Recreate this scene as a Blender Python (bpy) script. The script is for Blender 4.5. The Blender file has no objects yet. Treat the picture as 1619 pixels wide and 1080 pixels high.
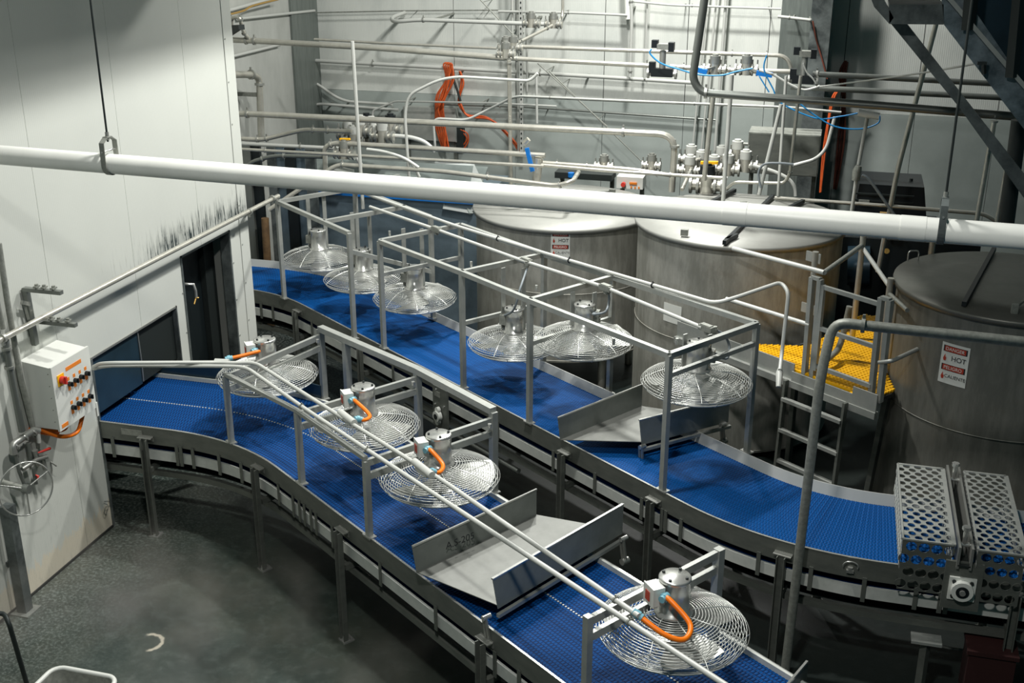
import bpy, math, random
from mathutils import Vector, Matrix
random.seed(4)
C = bpy.context.scene.collection
R = math.radians
V = Vector
def srgb(h):
    c = [int(h[i:i+2], 16)/255 for i in (0, 2, 4)]
    return [(x/12.92 if x <= .04045 else ((x+.055)/1.055)**2.4) for x in c] + [1]
# ------------------------------------------------------------------ camera
YAW, PITCH, FPX, CAMH = R(15.32), R(20.95), 1860.0, 5.3
cam_d = bpy.data.cameras.new('camera'); cam = bpy.data.objects.new('camera', cam_d); C.objects.link(cam)
cam_d.sensor_width = 36; cam_d.lens = FPX/1619*36; cam_d.clip_start = .05; cam_d.clip_end = 100
cam.location = (0, 0, CAMH); cam.rotation_euler = (R(90)-PITCH, 0, YAW)
sc = bpy.context.scene; sc.camera = cam
# ------------------------------------------------------------------ world, lamps, exposure
w = bpy.data.worlds.new('hall'); sc.world = w; w.use_nodes = True
bg = w.node_tree.nodes['Background']; bg.inputs[0].default_value = (.20, .50, .55, 1); bg.inputs[1].default_value = .09
def lamp(name, loc, power, size, col=(1, .99, .955), aim=None, spread=180):
    l = bpy.data.lights.new(name, 'AREA'); l.shape = 'DISK'; l.size = size; l.energy = power; l.color = col; l.spread = R(spread)
    o = bpy.data.objects.new(name, l); C.objects.link(o); o.location = loc
    d = V(aim)-V(loc) if aim else V((0, 0, -1))
    o.rotation_euler = d.to_track_quat('-Z', 'Y').to_euler()
    return o
lamp('high_bay_lamp', (-2.6, 10.9, 7.2), 400, .4)
lamp('high_bay_lamp', (-2.0, 14.2, 7.4), 430, .5)
lamp('high_bay_lamp', (-2.4, 7.0, 7.6), 290, .35)
lamp('high_bay_lamp', (-1.0, 2.2, 6.9), 230, .4)
sc.view_settings.view_transform = 'Standard'; sc.view_settings.look = 'None'
sc.view_settings.exposure = 0.0; sc.view_settings.gamma = 1; sc.view_settings.use_curve_mapping = False
sc.cycles.use_denoising = True
sc.cycles.max_bounces = 6; sc.cycles.diffuse_bounces = 3; sc.cycles.glossy_bounces = 3
sc.cycles.sample_clamp_indirect = 4; sc.cycles.caustics_reflective = False; sc.cycles.caustics_refractive = False
# ------------------------------------------------------------------ surveying: photo sight-line met with a real plane of the hall
FW = V((-math.sin(YAW)*math.cos(PITCH), math.cos(YAW)*math.cos(PITCH), -math.sin(PITCH)))
RT = V((math.cos(YAW), math.sin(YAW), 0)); UP = RT.cross(FW); CP = V((0, 0, CAMH))
def ray(x, y): return FW + RT*((x-809.5)/FPX) - UP*((y-540)/FPX)
def PZ(x, y, z): d = ray(x, y); return CP + d*((z-CAMH)/d.z)
def PX(x, y, X): d = ray(x, y); return CP + d*(X/d.x)
def PY(x, y, Y): d = ray(x, y); return CP + d*(Y/d.y)
def mpp(p): return (V(p)-CP).dot(FW)/FPX          # metres per photo pixel at a point
AX = R(-36.2); DS = V((math.cos(AX), math.sin(AX), 0)); DN = V((-DS.y, DS.x, 0)); ORG = V((-2.94, 6.8, 0))
def W(s, n, z): return ORG + DS*s + DN*n + V((0, 0, z))  # along / across the straight runs of the two conveyors
def SN(p): q = V((p[0], p[1], 0))-ORG; return q.dot(DS), q.dot(DN)
# ------------------------------------------------------------------ materials
def mat(name, col, rough=.5, metal=0., var=None, vs=3., bump=0, bs=40., spec=.5, rvar=0., stretch=(1, 1, 1)):
    m = bpy.data.materials.new(name); m.use_nodes = True; nt = m.node_tree; b = nt.nodes['Principled BSDF']
    b.inputs['Roughness'].default_value = rough; b.inputs['Metallic'].default_value = metal
    b.inputs['Specular IOR Level'].default_value = spec
    c = srgb(col); b.inputs['Base Color'].default_value = c
    if var or bump or rvar:
        tc = nt.nodes.new('ShaderNodeTexCoord'); mp = nt.nodes.new('ShaderNodeMapping'); mp.inputs['Scale'].default_value = stretch
        nt.links.new(tc.outputs['Object'], mp.inputs[0])
    if var:
        n = nt.nodes.new('ShaderNodeTexNoise'); n.inputs['Scale'].default_value = vs; n.inputs['Detail'].default_value = 6; n.inputs['Roughness'].default_value = .65
        nt.links.new(mp.outputs[0], n.inputs['Vector'])
        rp = nt.nodes.new('ShaderNodeValToRGB'); rp.color_ramp.elements[0].position = .35; rp.color_ramp.elements[1].position = .65
        rp.color_ramp.elements[0].color = srgb(var); rp.color_ramp.elements[1].color = c
        nt.links.new(n.outputs['Fac'], rp.inputs[0]); nt.links.new(rp.outputs[0], b.inputs['Base Color'])
        if rvar:
            mr = nt.nodes.new('ShaderNodeMapRange'); mr.inputs[3].default_value = rough-rvar; mr.inputs[4].default_value = rough+rvar
            nt.links.new(n.outputs['Fac'], mr.inputs[0]); nt.links.new(mr.outputs[0], b.inputs['Roughness'])
    if bump:
        n2 = nt.nodes.new('ShaderNodeTexNoise'); n2.inputs['Scale'].default_value = bs; n2.inputs['Detail'].default_value = 4
        nt.links.new(mp.outputs[0], n2.inputs['Vector'])
        bp = nt.nodes.new('ShaderNodeBump'); bp.inputs['Strength'].default_value = bump; bp.inputs['Distance'].default_value = .02
        nt.links.new(n2.outputs['Fac'], bp.inputs['Height']); nt.links.new(bp.outputs[0], b.inputs['Normal'])
    return m
M = {}
M['steel'] = mat('stainless_steel', 'ABACA6', .42, .7, 'A2A49E', 6, rvar=.06)
M['frame'] = mat('painted_frame_steel', 'AEB0AA', .45, .4, 'A0A49F', 9)
M['rail'] = mat('brushed_side_plate', '73766F', .5, .4, '646862', 5, stretch=(1, 1, 3))
M['chrome'] = mat('polished_steel', 'C6C7C2', .25, .7)
M['blade'] = mat('fan_blade_aluminium', '979994', .42, .6)
M['wire'] = mat('grille_wire', 'DEE0DA', .3, .5)
M['pipe'] = mat('sanitary_pipe', 'CAC8BD', .3, .6, 'BAB8AD', 8)
M['dpipe'] = mat('dull_pipe', '7C807B', .36, .55)
M['wpipe'] = mat('white_plastic_pipe', 'F0F1EA', .38, 0, 'E8E9E2', 4, spec=.4)
M['conduit'] = mat('grey_conduit', 'BFC1BB', .45, .1)
M['galv'] = mat('galvanised_pipe', '9C9E96', .5, .35, '83867F', 30)
M['dark'] = mat('dark_steel', '2E3433', .5, .4)
M['beam'] = mat('beam_steel', '7A817F', .5, .4, '3E4444', 3)
M['beam2'] = mat('stringer_steel', '8E9BA1', .4, .5, '465257', 4)
M['black'] = mat('black_plastic', '10171A', .45)
M['rubber'] = mat('black_rubber', '14191A', .6)
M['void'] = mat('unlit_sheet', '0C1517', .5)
M['bluepl'] = mat('blue_plastic', '0F6FC0', .4)
M['cyan'] = mat('pale_blue_gland', '79AFBE', .4)
M['orange'] = mat('orange_conduit', 'F77B0A', .4)
M['orange2'] = mat('orange_cable', 'D4602A', .5, 0, 'B84A1E', 8)
M['red'] = mat('red_paint', 'C9362B', .45)
M['redbrown'] = mat('dark_red_cable', '6A3526', .6)
M['white'] = mat('white_enamel', 'D9DBD4', .35)
M['uhmw'] = mat('white_wear_plastic', 'C9CBC5', .45, 0, 'B4B8B2', 5)
M['paper'] = mat('white_paper', 'DADCD5', .8)
M['yellow'] = mat('yellow_grating', 'F2B40C', .5)
M['brass'] = mat('brass', 'C9A25A', .35, .7)
M['rust'] = mat('rusty_iron', '7D6242', .7, 0, '5F4A33', 12)
M['guide'] = mat('guide_strip_steel', 'C9CBC7', .35, .3)
M['wband'] = mat('wall_band', 'A2AAA5', .55, 0, '979F9A', 2)
M['tarp'] = mat('white_liner', 'AFB4B1', .5)
M['vat'] = mat('blue_steel_vat', '74858F', .4, .35, '63737C', 3)
M['slope'] = mat('vat_top_steel', '8A938F', .4, .4, '7C8582', 3)
M['col'] = mat('column_steel', '7E8580', .4, .45, '6B726E', 5, stretch=(6, 6, .5))
M['tanksign'] = mat('sign_red', 'B5402C', .5)
M['ink'] = mat('ink', '23272A', .6)
M['olabel'] = mat('orange_label', 'E8842A', .5)

def nodes(name):
    m = bpy.data.materials.new(name); m.use_nodes = True; nt = m.node_tree
    return m, nt, nt.nodes['Principled BSDF']
def N(nt, t, **k):
    n = nt.nodes.new('ShaderNode'+t)
    for a, v in k.items():
        if a.startswith('i'): n.inputs[int(a[1:])].default_value = v
        else: setattr(n, a, v)
    return n
def math_(nt, op, a, b=None, clamp=False):
    n = nt.nodes.new('ShaderNodeMath'); n.operation = op; n.use_clamp = clamp
    for i, v in ((0, a), (1, b)):
        if v is None: continue
        if isinstance(v, (int, float)): n.inputs[i].default_value = v
        else: nt.links.new(v, n.inputs[i])
    return n.outputs[0]
def mixc(nt, f, a, b):
    n = nt.nodes.new('ShaderNodeMix'); n.data_type = 'RGBA'
    if isinstance(f, (int, float)): n.inputs[0].default_value = f
    else: nt.links.new(f, n.inputs[0])
    for i, v in ((6, a), (7, b)):
        if isinstance(v, list): n.inputs[i].default_value = v
        else: nt.links.new(v, n.inputs[i])
    return n.outputs[2]
def smooth(nt, v, a, b):
    n = nt.nodes.new('ShaderNodeMapRange'); n.interpolation_type = 'SMOOTHSTEP'; nt.links.new(v, n.inputs[0])
    n.inputs[1].default_value = a; n.inputs[2].default_value = b; return n.outputs[0]

def wall_panel_mat():
    m, nt, b = nodes('cold_room_panel'); b.inputs['Roughness'].default_value = .48
    g = N(nt, 'NewGeometry'); sp = N(nt, 'SeparateXYZ'); nt.links.new(g.outputs['Position'], sp.inputs[0])
    y, z = sp.outputs[1], sp.outputs[2]
    big = N(nt, 'TexNoise', i2=1.1, i3=4.); nt.links.new(g.outputs['Position'], big.inputs['Vector'])
    base = mixc(nt, big.outputs['Fac'], srgb('C3C6BF'), srgb('CED1C9'))
    # mould streaks over the long pipe: thin vertical runs
    mp = N(nt, 'Mapping'); mp.inputs['Scale'].default_value = (1, 42, 3.2); nt.links.new(g.outputs['Position'], mp.inputs[0])
    st = N(nt, 'TexNoise', i2=1., i3=5., i4=.7); nt.links.new(mp.outputs[0], st.inputs['Vector'])
    hgt = math_(nt, 'SUBTRACT', z, 2.14)
    band = math_(nt, 'MULTIPLY', smooth(nt, hgt, .0, .02), math_(nt, 'SUBTRACT', 1., smooth(nt, hgt, .06, .46)))
    yr = math_(nt, 'MULTIPLY', smooth(nt, y, 7.9, 9.6), math_(nt, 'SUBTRACT', 1., smooth(nt, y, 10.86, 10.9)))
    bl = N(nt, 'TexNoise', i2=5.5, i3=3.); nt.links.new(g.outputs['Position'], bl.inputs['Vector'])
    k = math_(nt, 'MULTIPLY', math_(nt, 'MULTIPLY', band, yr), math_(nt, 'ADD', .45, bl.outputs['Fac']))
    thr = math_(nt, 'SUBTRACT', .80, math_(nt, 'MULTIPLY', k, .36))
    mk = smooth(nt, math_(nt, 'SUBTRACT', st.outputs['Fac'], thr), .0, .10)
    halo = math_(nt, 'MULTIPLY', smooth(nt, math_(nt, 'SUBTRACT', st.outputs['Fac'], thr), -.16, .03), .35)
    mk = math_(nt, 'MULTIPLY', math_(nt, 'MAXIMUM', mk, halo), smooth(nt, k, .02, .15))
    c1 = mixc(nt, mk, base, srgb('263233'))
    # peeled paint along the foot of the wall
    mp2 = N(nt, 'Mapping'); mp2.inputs['Scale'].default_value = (1, 9, 1.6); nt.links.new(g.outputs['Position'], mp2.inputs[0])
    pn = N(nt, 'TexNoise', i2=2., i3=6., i4=.7); nt.links.new(mp2.outputs[0], pn.inputs['Vector'])
    ft = math_(nt, 'SUBTRACT', math_(nt, 'MULTIPLY', pn.outputs['Fac'], .52), z)
    pk = smooth(nt, ft, .0, .04)
    c2 = mixc(nt, math_(nt, 'MULTIPLY', pk, .85), c1, srgb('D6CDB8'))
    # general grime lower down
    gn = N(nt, 'TexNoise', i2=5., i3=8., i4=.75); nt.links.new(mp2.outputs[0], gn.inputs['Vector'])
    gk = math_(nt, 'MULTIPLY', smooth(nt, gn.outputs['Fac'], .52, .72), math_(nt, 'SUBTRACT', 1., smooth(nt, z, .2, 1.0)))
    c3 = mixc(nt, math_(nt, 'MULTIPLY', gk, .4), c2, srgb('8C9189'))
    nt.links.new(c3, b.inputs['Base Color'])
    wv = N(nt, 'TexWave', i1=14.); wv.bands_direction = 'Y'; nt.links.new(g.outputs['Position'], wv.inputs['Vector'])
    bp = N(nt, 'Bump'); bp.inputs['Strength'].default_value = .04; bp.inputs['Distance'].default_value = .01
    nt.links.new(wv.outputs['Fac'], bp.inputs['Height']); nt.links.new(bp.outputs[0], b.inputs['Normal'])
    return m
M['panel'] = wall_panel_mat()
def back_wall_mat():
    m, nt, b = nodes('back_wall_panel'); b.inputs['Roughness'].default_value = .5
    g = N(nt, 'NewGeometry')
    mp = N(nt, 'Mapping'); mp.inputs['Scale'].default_value = (1, 1, .35); nt.links.new(g.outputs['Position'], mp.inputs[0])
    n = N(nt, 'TexNoise', i2=1.6, i3=6., i4=.65); nt.links.new(mp.outputs[0], n.inputs['Vector'])
    c = mixc(nt, smooth(nt, n.outputs['Fac'], .35, .65), srgb('C6CAC4'), srgb('D6D9D2'))
    nt.links.new(c, b.inputs['Base Color'])
    wv = N(nt, 'TexWave', i1=12.); wv.bands_direction = 'X'; nt.links.new(g.outputs['Position'], wv.inputs['Vector'])
    bp = N(nt, 'Bump'); bp.inputs['Strength'].default_value = .12; bp.inputs['Distance'].default_value = .012
    nt.links.new(wv.outputs['Fac'], bp.inputs['Height']); nt.links.new(bp.outputs[0], b.inputs['Normal'])
    return m
M['bpanel'] = back_wall_mat()
M['spanel'] = mat('side_wall_steel_panel', 'B9BBB5', .45, .1, 'A0A29C', 1.2, stretch=(1, 1, .5))
def floor_mat():
    m, nt, b = nodes('wet_concrete_floor')
    g = N(nt, 'NewGeometry')
    n = N(nt, 'TexNoise', i2=.9, i3=7., i4=.6); nt.links.new(g.outputs['Position'], n.inputs['Vector'])
    n2 = N(nt, 'TexNoise', i2=9., i3=8., i4=.7); nt.links.new(g.outputs['Position'], n2.inputs['Vector'])
    c = mixc(nt, smooth(nt, n.outputs['Fac'], .35, .68), srgb('2C3833'), srgb('464A41'))
    c = mixc(nt, math_(nt, 'MULTIPLY', smooth(nt, n2.outputs['Fac'], .45, .7), .35), c, srgb('626B65'))
    sp = N(nt, 'SeparateXYZ'); nt.links.new(g.outputs['Position'], sp.inputs[0])
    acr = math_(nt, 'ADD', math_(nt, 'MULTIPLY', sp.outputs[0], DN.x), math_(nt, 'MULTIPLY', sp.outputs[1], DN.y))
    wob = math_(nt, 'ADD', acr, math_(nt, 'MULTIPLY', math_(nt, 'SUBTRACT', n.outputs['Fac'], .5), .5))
    under_shade = smooth(nt, wob, ORG.dot(DN)+.05, ORG.dot(DN)+.5)
    c = mixc(nt, math_(nt, 'MULTIPLY', under_shade, .75), c, srgb('10191A'))  # shade under and beyond the conveyors, painted into the floor colour
    n3 = N(nt, 'TexNoise', i2=38., i3=5., i4=.7); nt.links.new(g.outputs['Position'], n3.inputs['Vector'])
    nearw = math_(nt, 'SUBTRACT', 1., smooth(nt, sp.outputs[0], -5.9, -4.5))
    c = mixc(nt, math_(nt, 'MULTIPLY', math_(nt, 'MULTIPLY', smooth(nt, n3.outputs['Fac'], .45, .65), nearw), .55), c, srgb('8D958E'))
    # a worn pale crescent ring
    p = PZ(234, 1016, 0)
    dx = math_(nt, 'SUBTRACT', sp.outputs[0], p.x); dy = math_(nt, 'SUBTRACT', sp.outputs[1], p.y)
    rr = math_(nt, 'SQRT', math_(nt, 'ADD', math_(nt, 'MULTIPLY', dx, dx), math_(nt, 'MULTIPLY', dy, dy)))
    nn = N(nt, 'TexNoise', i2=30., i3=3.); nt.links.new(g.outputs['Position'], nn.inputs['Vector'])
    rr = math_(nt, 'ADD', rr, math_(nt, 'MULTIPLY', math_(nt, 'SUBTRACT', nn.outputs['Fac'], .5), .03))
    ring = math_(nt, 'SUBTRACT', 1., smooth(nt, math_(nt, 'ABSOLUTE', math_(nt, 'SUBTRACT', rr, .105)), .006, .022))
    sec = smooth(nt, math_(nt, 'ADD', dx, math_(nt, 'MULTIPLY', dy, .6)), -.03, .02)
    c = mixc(nt, math_(nt, 'MULTIPLY', ring, math_(nt, 'MULTIPLY', sec, .8)), c, srgb('C9C0AC'))
    nt.links.new(c, b.inputs['Base Color'])
    mr = N(nt, 'MapRange', i3=.28, i4=.62); nt.links.new(n.outputs['Fac'], mr.inputs[0]); nt.links.new(mr.outputs[0], b.inputs['Roughness'])
    bp = N(nt, 'Bump'); bp.inputs['Strength'].default_value = .25; bp.inputs['Distance'].default_value = .01
    nt.links.new(n2.outputs['Fac'], bp.inputs['Height']); nt.links.new(bp.outputs[0], b.inputs['Normal'])
    return m
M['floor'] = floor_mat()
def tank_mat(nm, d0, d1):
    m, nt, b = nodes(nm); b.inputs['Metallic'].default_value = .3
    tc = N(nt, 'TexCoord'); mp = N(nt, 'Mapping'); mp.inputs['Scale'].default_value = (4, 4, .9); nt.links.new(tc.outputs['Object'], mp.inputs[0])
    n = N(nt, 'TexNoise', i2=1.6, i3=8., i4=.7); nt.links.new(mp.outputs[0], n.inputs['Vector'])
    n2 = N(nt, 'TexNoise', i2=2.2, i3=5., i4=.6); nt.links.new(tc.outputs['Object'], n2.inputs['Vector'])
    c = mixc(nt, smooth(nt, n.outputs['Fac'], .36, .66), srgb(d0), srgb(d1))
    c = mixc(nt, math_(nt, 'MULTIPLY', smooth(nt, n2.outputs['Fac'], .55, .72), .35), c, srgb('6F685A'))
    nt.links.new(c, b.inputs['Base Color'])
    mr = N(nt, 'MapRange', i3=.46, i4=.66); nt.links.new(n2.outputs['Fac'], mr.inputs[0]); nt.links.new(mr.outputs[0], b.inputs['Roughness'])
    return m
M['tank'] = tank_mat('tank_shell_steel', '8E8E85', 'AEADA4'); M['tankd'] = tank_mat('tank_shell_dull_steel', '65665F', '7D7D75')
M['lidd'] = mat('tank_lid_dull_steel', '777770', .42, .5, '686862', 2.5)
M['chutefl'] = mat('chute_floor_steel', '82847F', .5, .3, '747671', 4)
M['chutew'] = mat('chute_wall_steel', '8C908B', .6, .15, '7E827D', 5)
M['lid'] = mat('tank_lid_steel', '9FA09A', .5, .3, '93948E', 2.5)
def belt_mat(name, c0, c1, sx, sy, hole):
    m, nt, b = nodes(name); b.inputs['Roughness'].default_value = .6; b.inputs['Specular IOR Level'].default_value = .12
    uv = N(nt, 'UVMap'); mp = N(nt, 'Mapping'); mp.inputs['Scale'].default_value = (sx, sy, 1); nt.links.new(uv.outputs[0], mp.inputs[0])
    br = N(nt, 'TexBrick'); br.offset = .5; br.inputs['Scale'].default_value = 1; br.inputs['Mortar Size'].default_value = hole
    br.inputs['Brick Width'].default_value = 1; br.inputs['Row Height'].default_value = 1; br.inputs['Mortar Smooth'].default_value = .3
    nt.links.new(mp.outputs[0], br.inputs['Vector'])
    tc = N(nt, 'TexCoord'); n = N(nt, 'TexNoise', i2=3., i3=5.); nt.links.new(tc.outputs['Object'], n.inputs['Vector'])
    base = mixc(nt, n.outputs['Fac'], srgb(c0), srgb(c1))
    c = mixc(nt, br.outputs['Fac'], base, srgb('01224C'))
    nt.links.new(c, b.inputs['Base Color'])
    return m
M['belt'] = belt_mat('blue_modular_belt', '004480', '004E90', 1/.0254, 1/.025, .10)
M['belt2'] = belt_mat('blue_open_belt', '003E78', '004888', 1/.0254, 1/.03, .16)
# ------------------------------------------------------------------ mesh builder
class MB:
    def __init__(s): s.v = []; s.f = []; s.sm = []; s.uv = {}
    def add(s, vs, fs, smooth=False):
        b = len(s.v); s.v += [tuple(v) for v in vs]; s.f += [tuple(i+b for i in f) for f in fs]; s.sm += [smooth]*len(fs); return s
    def box(s, c, d, rot=None):
        c = V(c); h = V(d)/2; vs = []
        for x in (-1, 1):
            for y in (-1, 1):
                for z in (-1, 1):
                    p = V((x*h.x, y*h.y, z*h.z))
                    vs.append(c + (rot @ p if rot else p))
        return s.add(vs, [(0, 1, 3, 2), (4, 6, 7, 5), (0, 4, 5, 1), (2, 3, 7, 6), (0, 2, 6, 4), (1, 5, 7, 3)])
    def box2(s, a, b): a, b = V(a), V(b); return s.box((a+b)/2, [abs(x) for x in (b-a)])
    def bar(s, p0, p1, w_, h_, up=(0, 0, 1)):
        p0, p1 = V(p0), V(p1); d = (p1-p0); L = d.length; d.normalize(); u = V(up)
        if abs(d.dot(u)) > .98: u = V((DS.x, DS.y, 0)) if abs(d.z) > .9 else V((0, 0, 1))
        x = d.cross(u).normalized(); y = x.cross(d)
        m = Matrix((x, d, y)).transposed()
        return s.box((p0+p1)/2, (w_, L, h_), m)
    def tube(s, pts, r, n=10, cap=True, closed=False):
        pts = [V(p) for p in pts]; k = len(pts); vs = []; fs = []; u = None
        for i, p in enumerate(pts):
            if closed: t = pts[(i+1) % k]-pts[i-1]
            else: t = pts[min(i+1, k-1)]-pts[max(i-1, 0)]
            t.normalize()
            if u is None: u = t.orthogonal().normalized()
            else: u = (u-t*u.dot(t)); u = u.normalized() if u.length > 1e-6 else t.orthogonal().normalized()
            q = t.cross(u); rr = r[i] if isinstance(r, (list, tuple)) else r
            for j in range(n):
                a = 2*math.pi*j/n; vs.append(p+(u*math.cos(a)+q*math.sin(a))*rr)
        for i in range(k if closed else k-1):
            for j in range(n):
                a, b2 = i*n+j, i*n+(j+1) % n; c2 = ((i+1) % k)*n
                fs.append((a, b2, c2+(j+1) % n, c2+j))
        s.add(vs, fs, True)
        if cap and not closed:
            s.add(vs[:n], [tuple(range(n-1, -1, -1))]); s.add(vs[-n:], [tuple(range(n))])
        return s
    def cyl(s, p0, p1, r, n=16): return s.tube([p0, p1], r, n)
    def lathe(s, prof, c=(0, 0, 0), n=48, smooth=True):
        c = V(c); vs = []; fs = []; k = len(prof)
        for r, z in prof:
            for j in range(n):
                a = 2*math.pi*j/n; vs.append(c+V((r*math.cos(a), r*math.sin(a), z)))
        for i in range(k-1):
            for j in range(n): fs.append((i*n+j, i*n+(j+1) % n, (i+1)*n+(j+1) % n, (i+1)*n+j))
        return s.add(vs, fs, smooth)
    def disc(s, c, r, n=48, up=True):
        c = V(c); vs = [c+V((r*math.cos(2*math.pi*j/n), r*math.sin(2*math.pi*j/n), 0)) for j in range(n)]
        return s.add(vs, [tuple(range(n)) if up else tuple(range(n-1, -1, -1))])
    def ring(s, c, r, rt, n=64, m=4, ax=(0, 0, 1)):
        ax = V(ax).normalized(); u = ax.orthogonal().normalized(); q = ax.cross(u)
        return s.tube([V(c)+(u*math.cos(2*math.pi*i/n)+q*math.sin(2*math.pi*i/n))*r for i in range(n)], rt, m, closed=True)
    def prism(s, poly, off):
        off = V(off); a = [V(p) for p in poly]; k = len(a); vs = a+[p+off for p in a]
        fs = [tuple(range(k-1, -1, -1)), tuple(range(k, 2*k))]+[(i, (i+1) % k, k+(i+1) % k, k+i) for i in range(k)]
        return s.add(vs, fs)
    def sweep(s, path, prof, cap=True):
        # path: list of (point, left normal); prof: closed list of (n, z)
        k = len(prof); vs = []; fs = []
        for p, nn in path:
            for n_, z in prof: vs.append(p+nn*n_+V((0, 0, z)))
        for i in range(len(path)-1):
            for j in range(k): fs.append((i*k+j, (i+1)*k+j, (i+1)*k+(j+1) % k, i*k+(j+1) % k))
        if cap: fs += [tuple(range(k)), tuple((len(path)-1)*k+j for j in range(k-1, -1, -1))]
        return s.add(vs, fs)
    def build(s, name, m, parent=None, at=None, uv=None):
        o_ = origin(parent) if parent else (V(at) if at else V((0, 0, 0)))
        me = bpy.data.meshes.new(name); me.from_pydata([tuple(V(v)-o_) for v in s.v], [], s.f)
        me.polygons.foreach_set('use_smooth', s.sm)
        if uv:
            l = me.uv_layers.new(name='UVMap'); 
            for li in me.loops: l.data[li.index].uv = uv[li.vertex_index]
        me.materials.append(M[m] if isinstance(m, str) else m); me.update()
        o = bpy.data.objects.new(name, me); C.objects.link(o)
        if parent: o.parent = parent
        else: o.location = o_
        return o
def origin(o):
    p = V((0, 0, 0))
    while o: p += o.location; o = o.parent
    return p
def tag(o, label, cat, group=None):
    o['label'] = label; o['category'] = cat
    if group: o['group'] = group
    return o
def thing(name, label, cat, loc, group=None):
    o = bpy.data.objects.new(name, None); o.empty_display_size = .1; C.objects.link(o); o.location = V(loc)
    return tag(o, label, cat, group)
def struct(o): o['kind'] = 'structure'; return o
def stuff(o): o['kind'] = 'stuff'; return o
def inst(name, me, parent, loc=(0, 0, 0), rot=None):
    o = bpy.data.objects.new(name, me); C.objects.link(o); o.parent = parent; o.location = loc
    if rot: o.rotation_euler = rot
    return o
def fillet(pts, rad):
    pts = [V(p) for p in pts]; out = [pts[0]]
    for i in range(1, len(pts)-1):
        a, b, c = pts[i-1], pts[i], pts[i+1]; d0 = (a-b); d1 = (c-b); rr = min(rad, d0.length*.48, d1.length*.48)
        p0 = b+d0.normalized()*rr; p1 = b+d1.normalized()*rr
        for k in range(7):
            t = k/6; out.append(p0*(1-t)**2+b*2*t*(1-t)+p1*t*t)
    out.append(pts[-1]); return out
def spline(pts, k=8):
    pts = [V(p) for p in pts]; out = []
    for i in range(len(pts)-1):
        a = pts[max(i-1, 0)]; b = pts[i]; c = pts[i+1]; d = pts[min(i+2, len(pts)-1)]
        for j in range(k):
            t = j/k; out.append(.5*((2*b)+(c-a)*t+(2*a-5*b+4*c-d)*t*t+(3*b-a-3*c+d)*t**3))
    out.append(pts[-1]); return out
def text(body, size, loc, rot, m, parent, name='lettering', ext=.0005):
    cu = bpy.data.curves.new(name, 'FONT'); cu.body = body; cu.size = size; cu.align_x = 'CENTER'; cu.align_y = 'CENTER'; cu.extrude = ext
    cu.materials.append(M[m]); o = bpy.data.objects.new(name, cu); C.objects.link(o); o.parent = parent
    o.location = V(loc)-origin(parent); o.rotation_euler = rot
    bpy.context.view_layer.update()
    me = bpy.data.meshes.new_from_object(o.evaluated_get(bpy.context.evaluated_depsgraph_get())); me.name = name
    if not me.materials: me.materials.append(M[m])
    o2 = bpy.data.objects.new(name, me); C.objects.link(o2); o2.parent = parent; o2.location = o.location; o2.rotation_euler = rot
    bpy.data.objects.remove(o); o2.name = name; return o2
XW = -5.876
# ================================================================== SETTING
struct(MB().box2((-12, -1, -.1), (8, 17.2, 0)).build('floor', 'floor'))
wl = bpy.data.objects.new('wall_left', None); C.objects.link(wl); wl.location = (XW, 4.6, 0); struct(wl)
def panel(rects):
    b = MB()
    for y0, z0, y1, z1 in rects: b.box2((XW-.1, y0, z0), (XW, y1, z1))
    return b.build('panel', 'panel', wl)
TOP = 7.4
panel([(4.6, 0, 7.575, TOP)])
panel([(7.579, 0, 7.955, TOP), (7.955, 1.615, 8.755, TOP)])
panel([(8.759, 1.615, 9.35, TOP), (9.35, 0, 9.505, TOP), (9.505, 2.06, 9.915, TOP)])
panel([(9.919, 2.06, 10.48, TOP), (10.48, 0, 10.69, TOP)])
MB().box2((XW-.1, 10.697, 0), (XW+.006, 10.88, TOP)).build('corner_trim', 'panel', wl)
MB().box2((XW-6, 10.78, 0), (XW-.1, 10.88, TOP)).build('panel_return', 'panel', wl)
MB().box2((XW-.1, 4.6, 0), (XW+.012, 7.95, .02)).build('floor_seal', 'rubber', wl)
b = MB()
for z in [1.0+.42*i for i in range(9)]: b.cyl((XW+.004, 10.72, z), (XW+.012, 10.72, z), .008, 8)
for z in [.5+.4*i for i in range(4)]:
    b.cyl((XW, 9.49, z), (XW+.008, 9.49, z), .007, 8); b.cyl((XW, 10.51, z), (XW+.008, 10.51, z), .007, 8)
b.build('rivet', 'frame', wl)
# doorway; a near-black panel stands in for the unlit room behind
d1 = bpy.data.objects.new('door_1', None); C.objects.link(d1); d1.location = (XW, 9.99, 0); struct(d1)
MB().box2((XW-.3, 9.505, 0), (XW-.26, 10.28, 2.06)).build('dark_backing', 'void', d1)
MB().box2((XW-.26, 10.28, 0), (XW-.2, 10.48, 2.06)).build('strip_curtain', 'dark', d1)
MB().box2((XW-.1, 9.505, 0), (XW+.008, 9.53, 2.06)).build('jamb', 'beam', d1)
MB().box2((XW-.1, 10.455, 0), (XW+.008, 10.48, 2.06)).build('jamb', 'beam', d1)
MB().box2((XW-.1, 9.505, 2.04), (XW+.008, 10.48, 2.06)).build('lintel', 'beam', d1)
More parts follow.
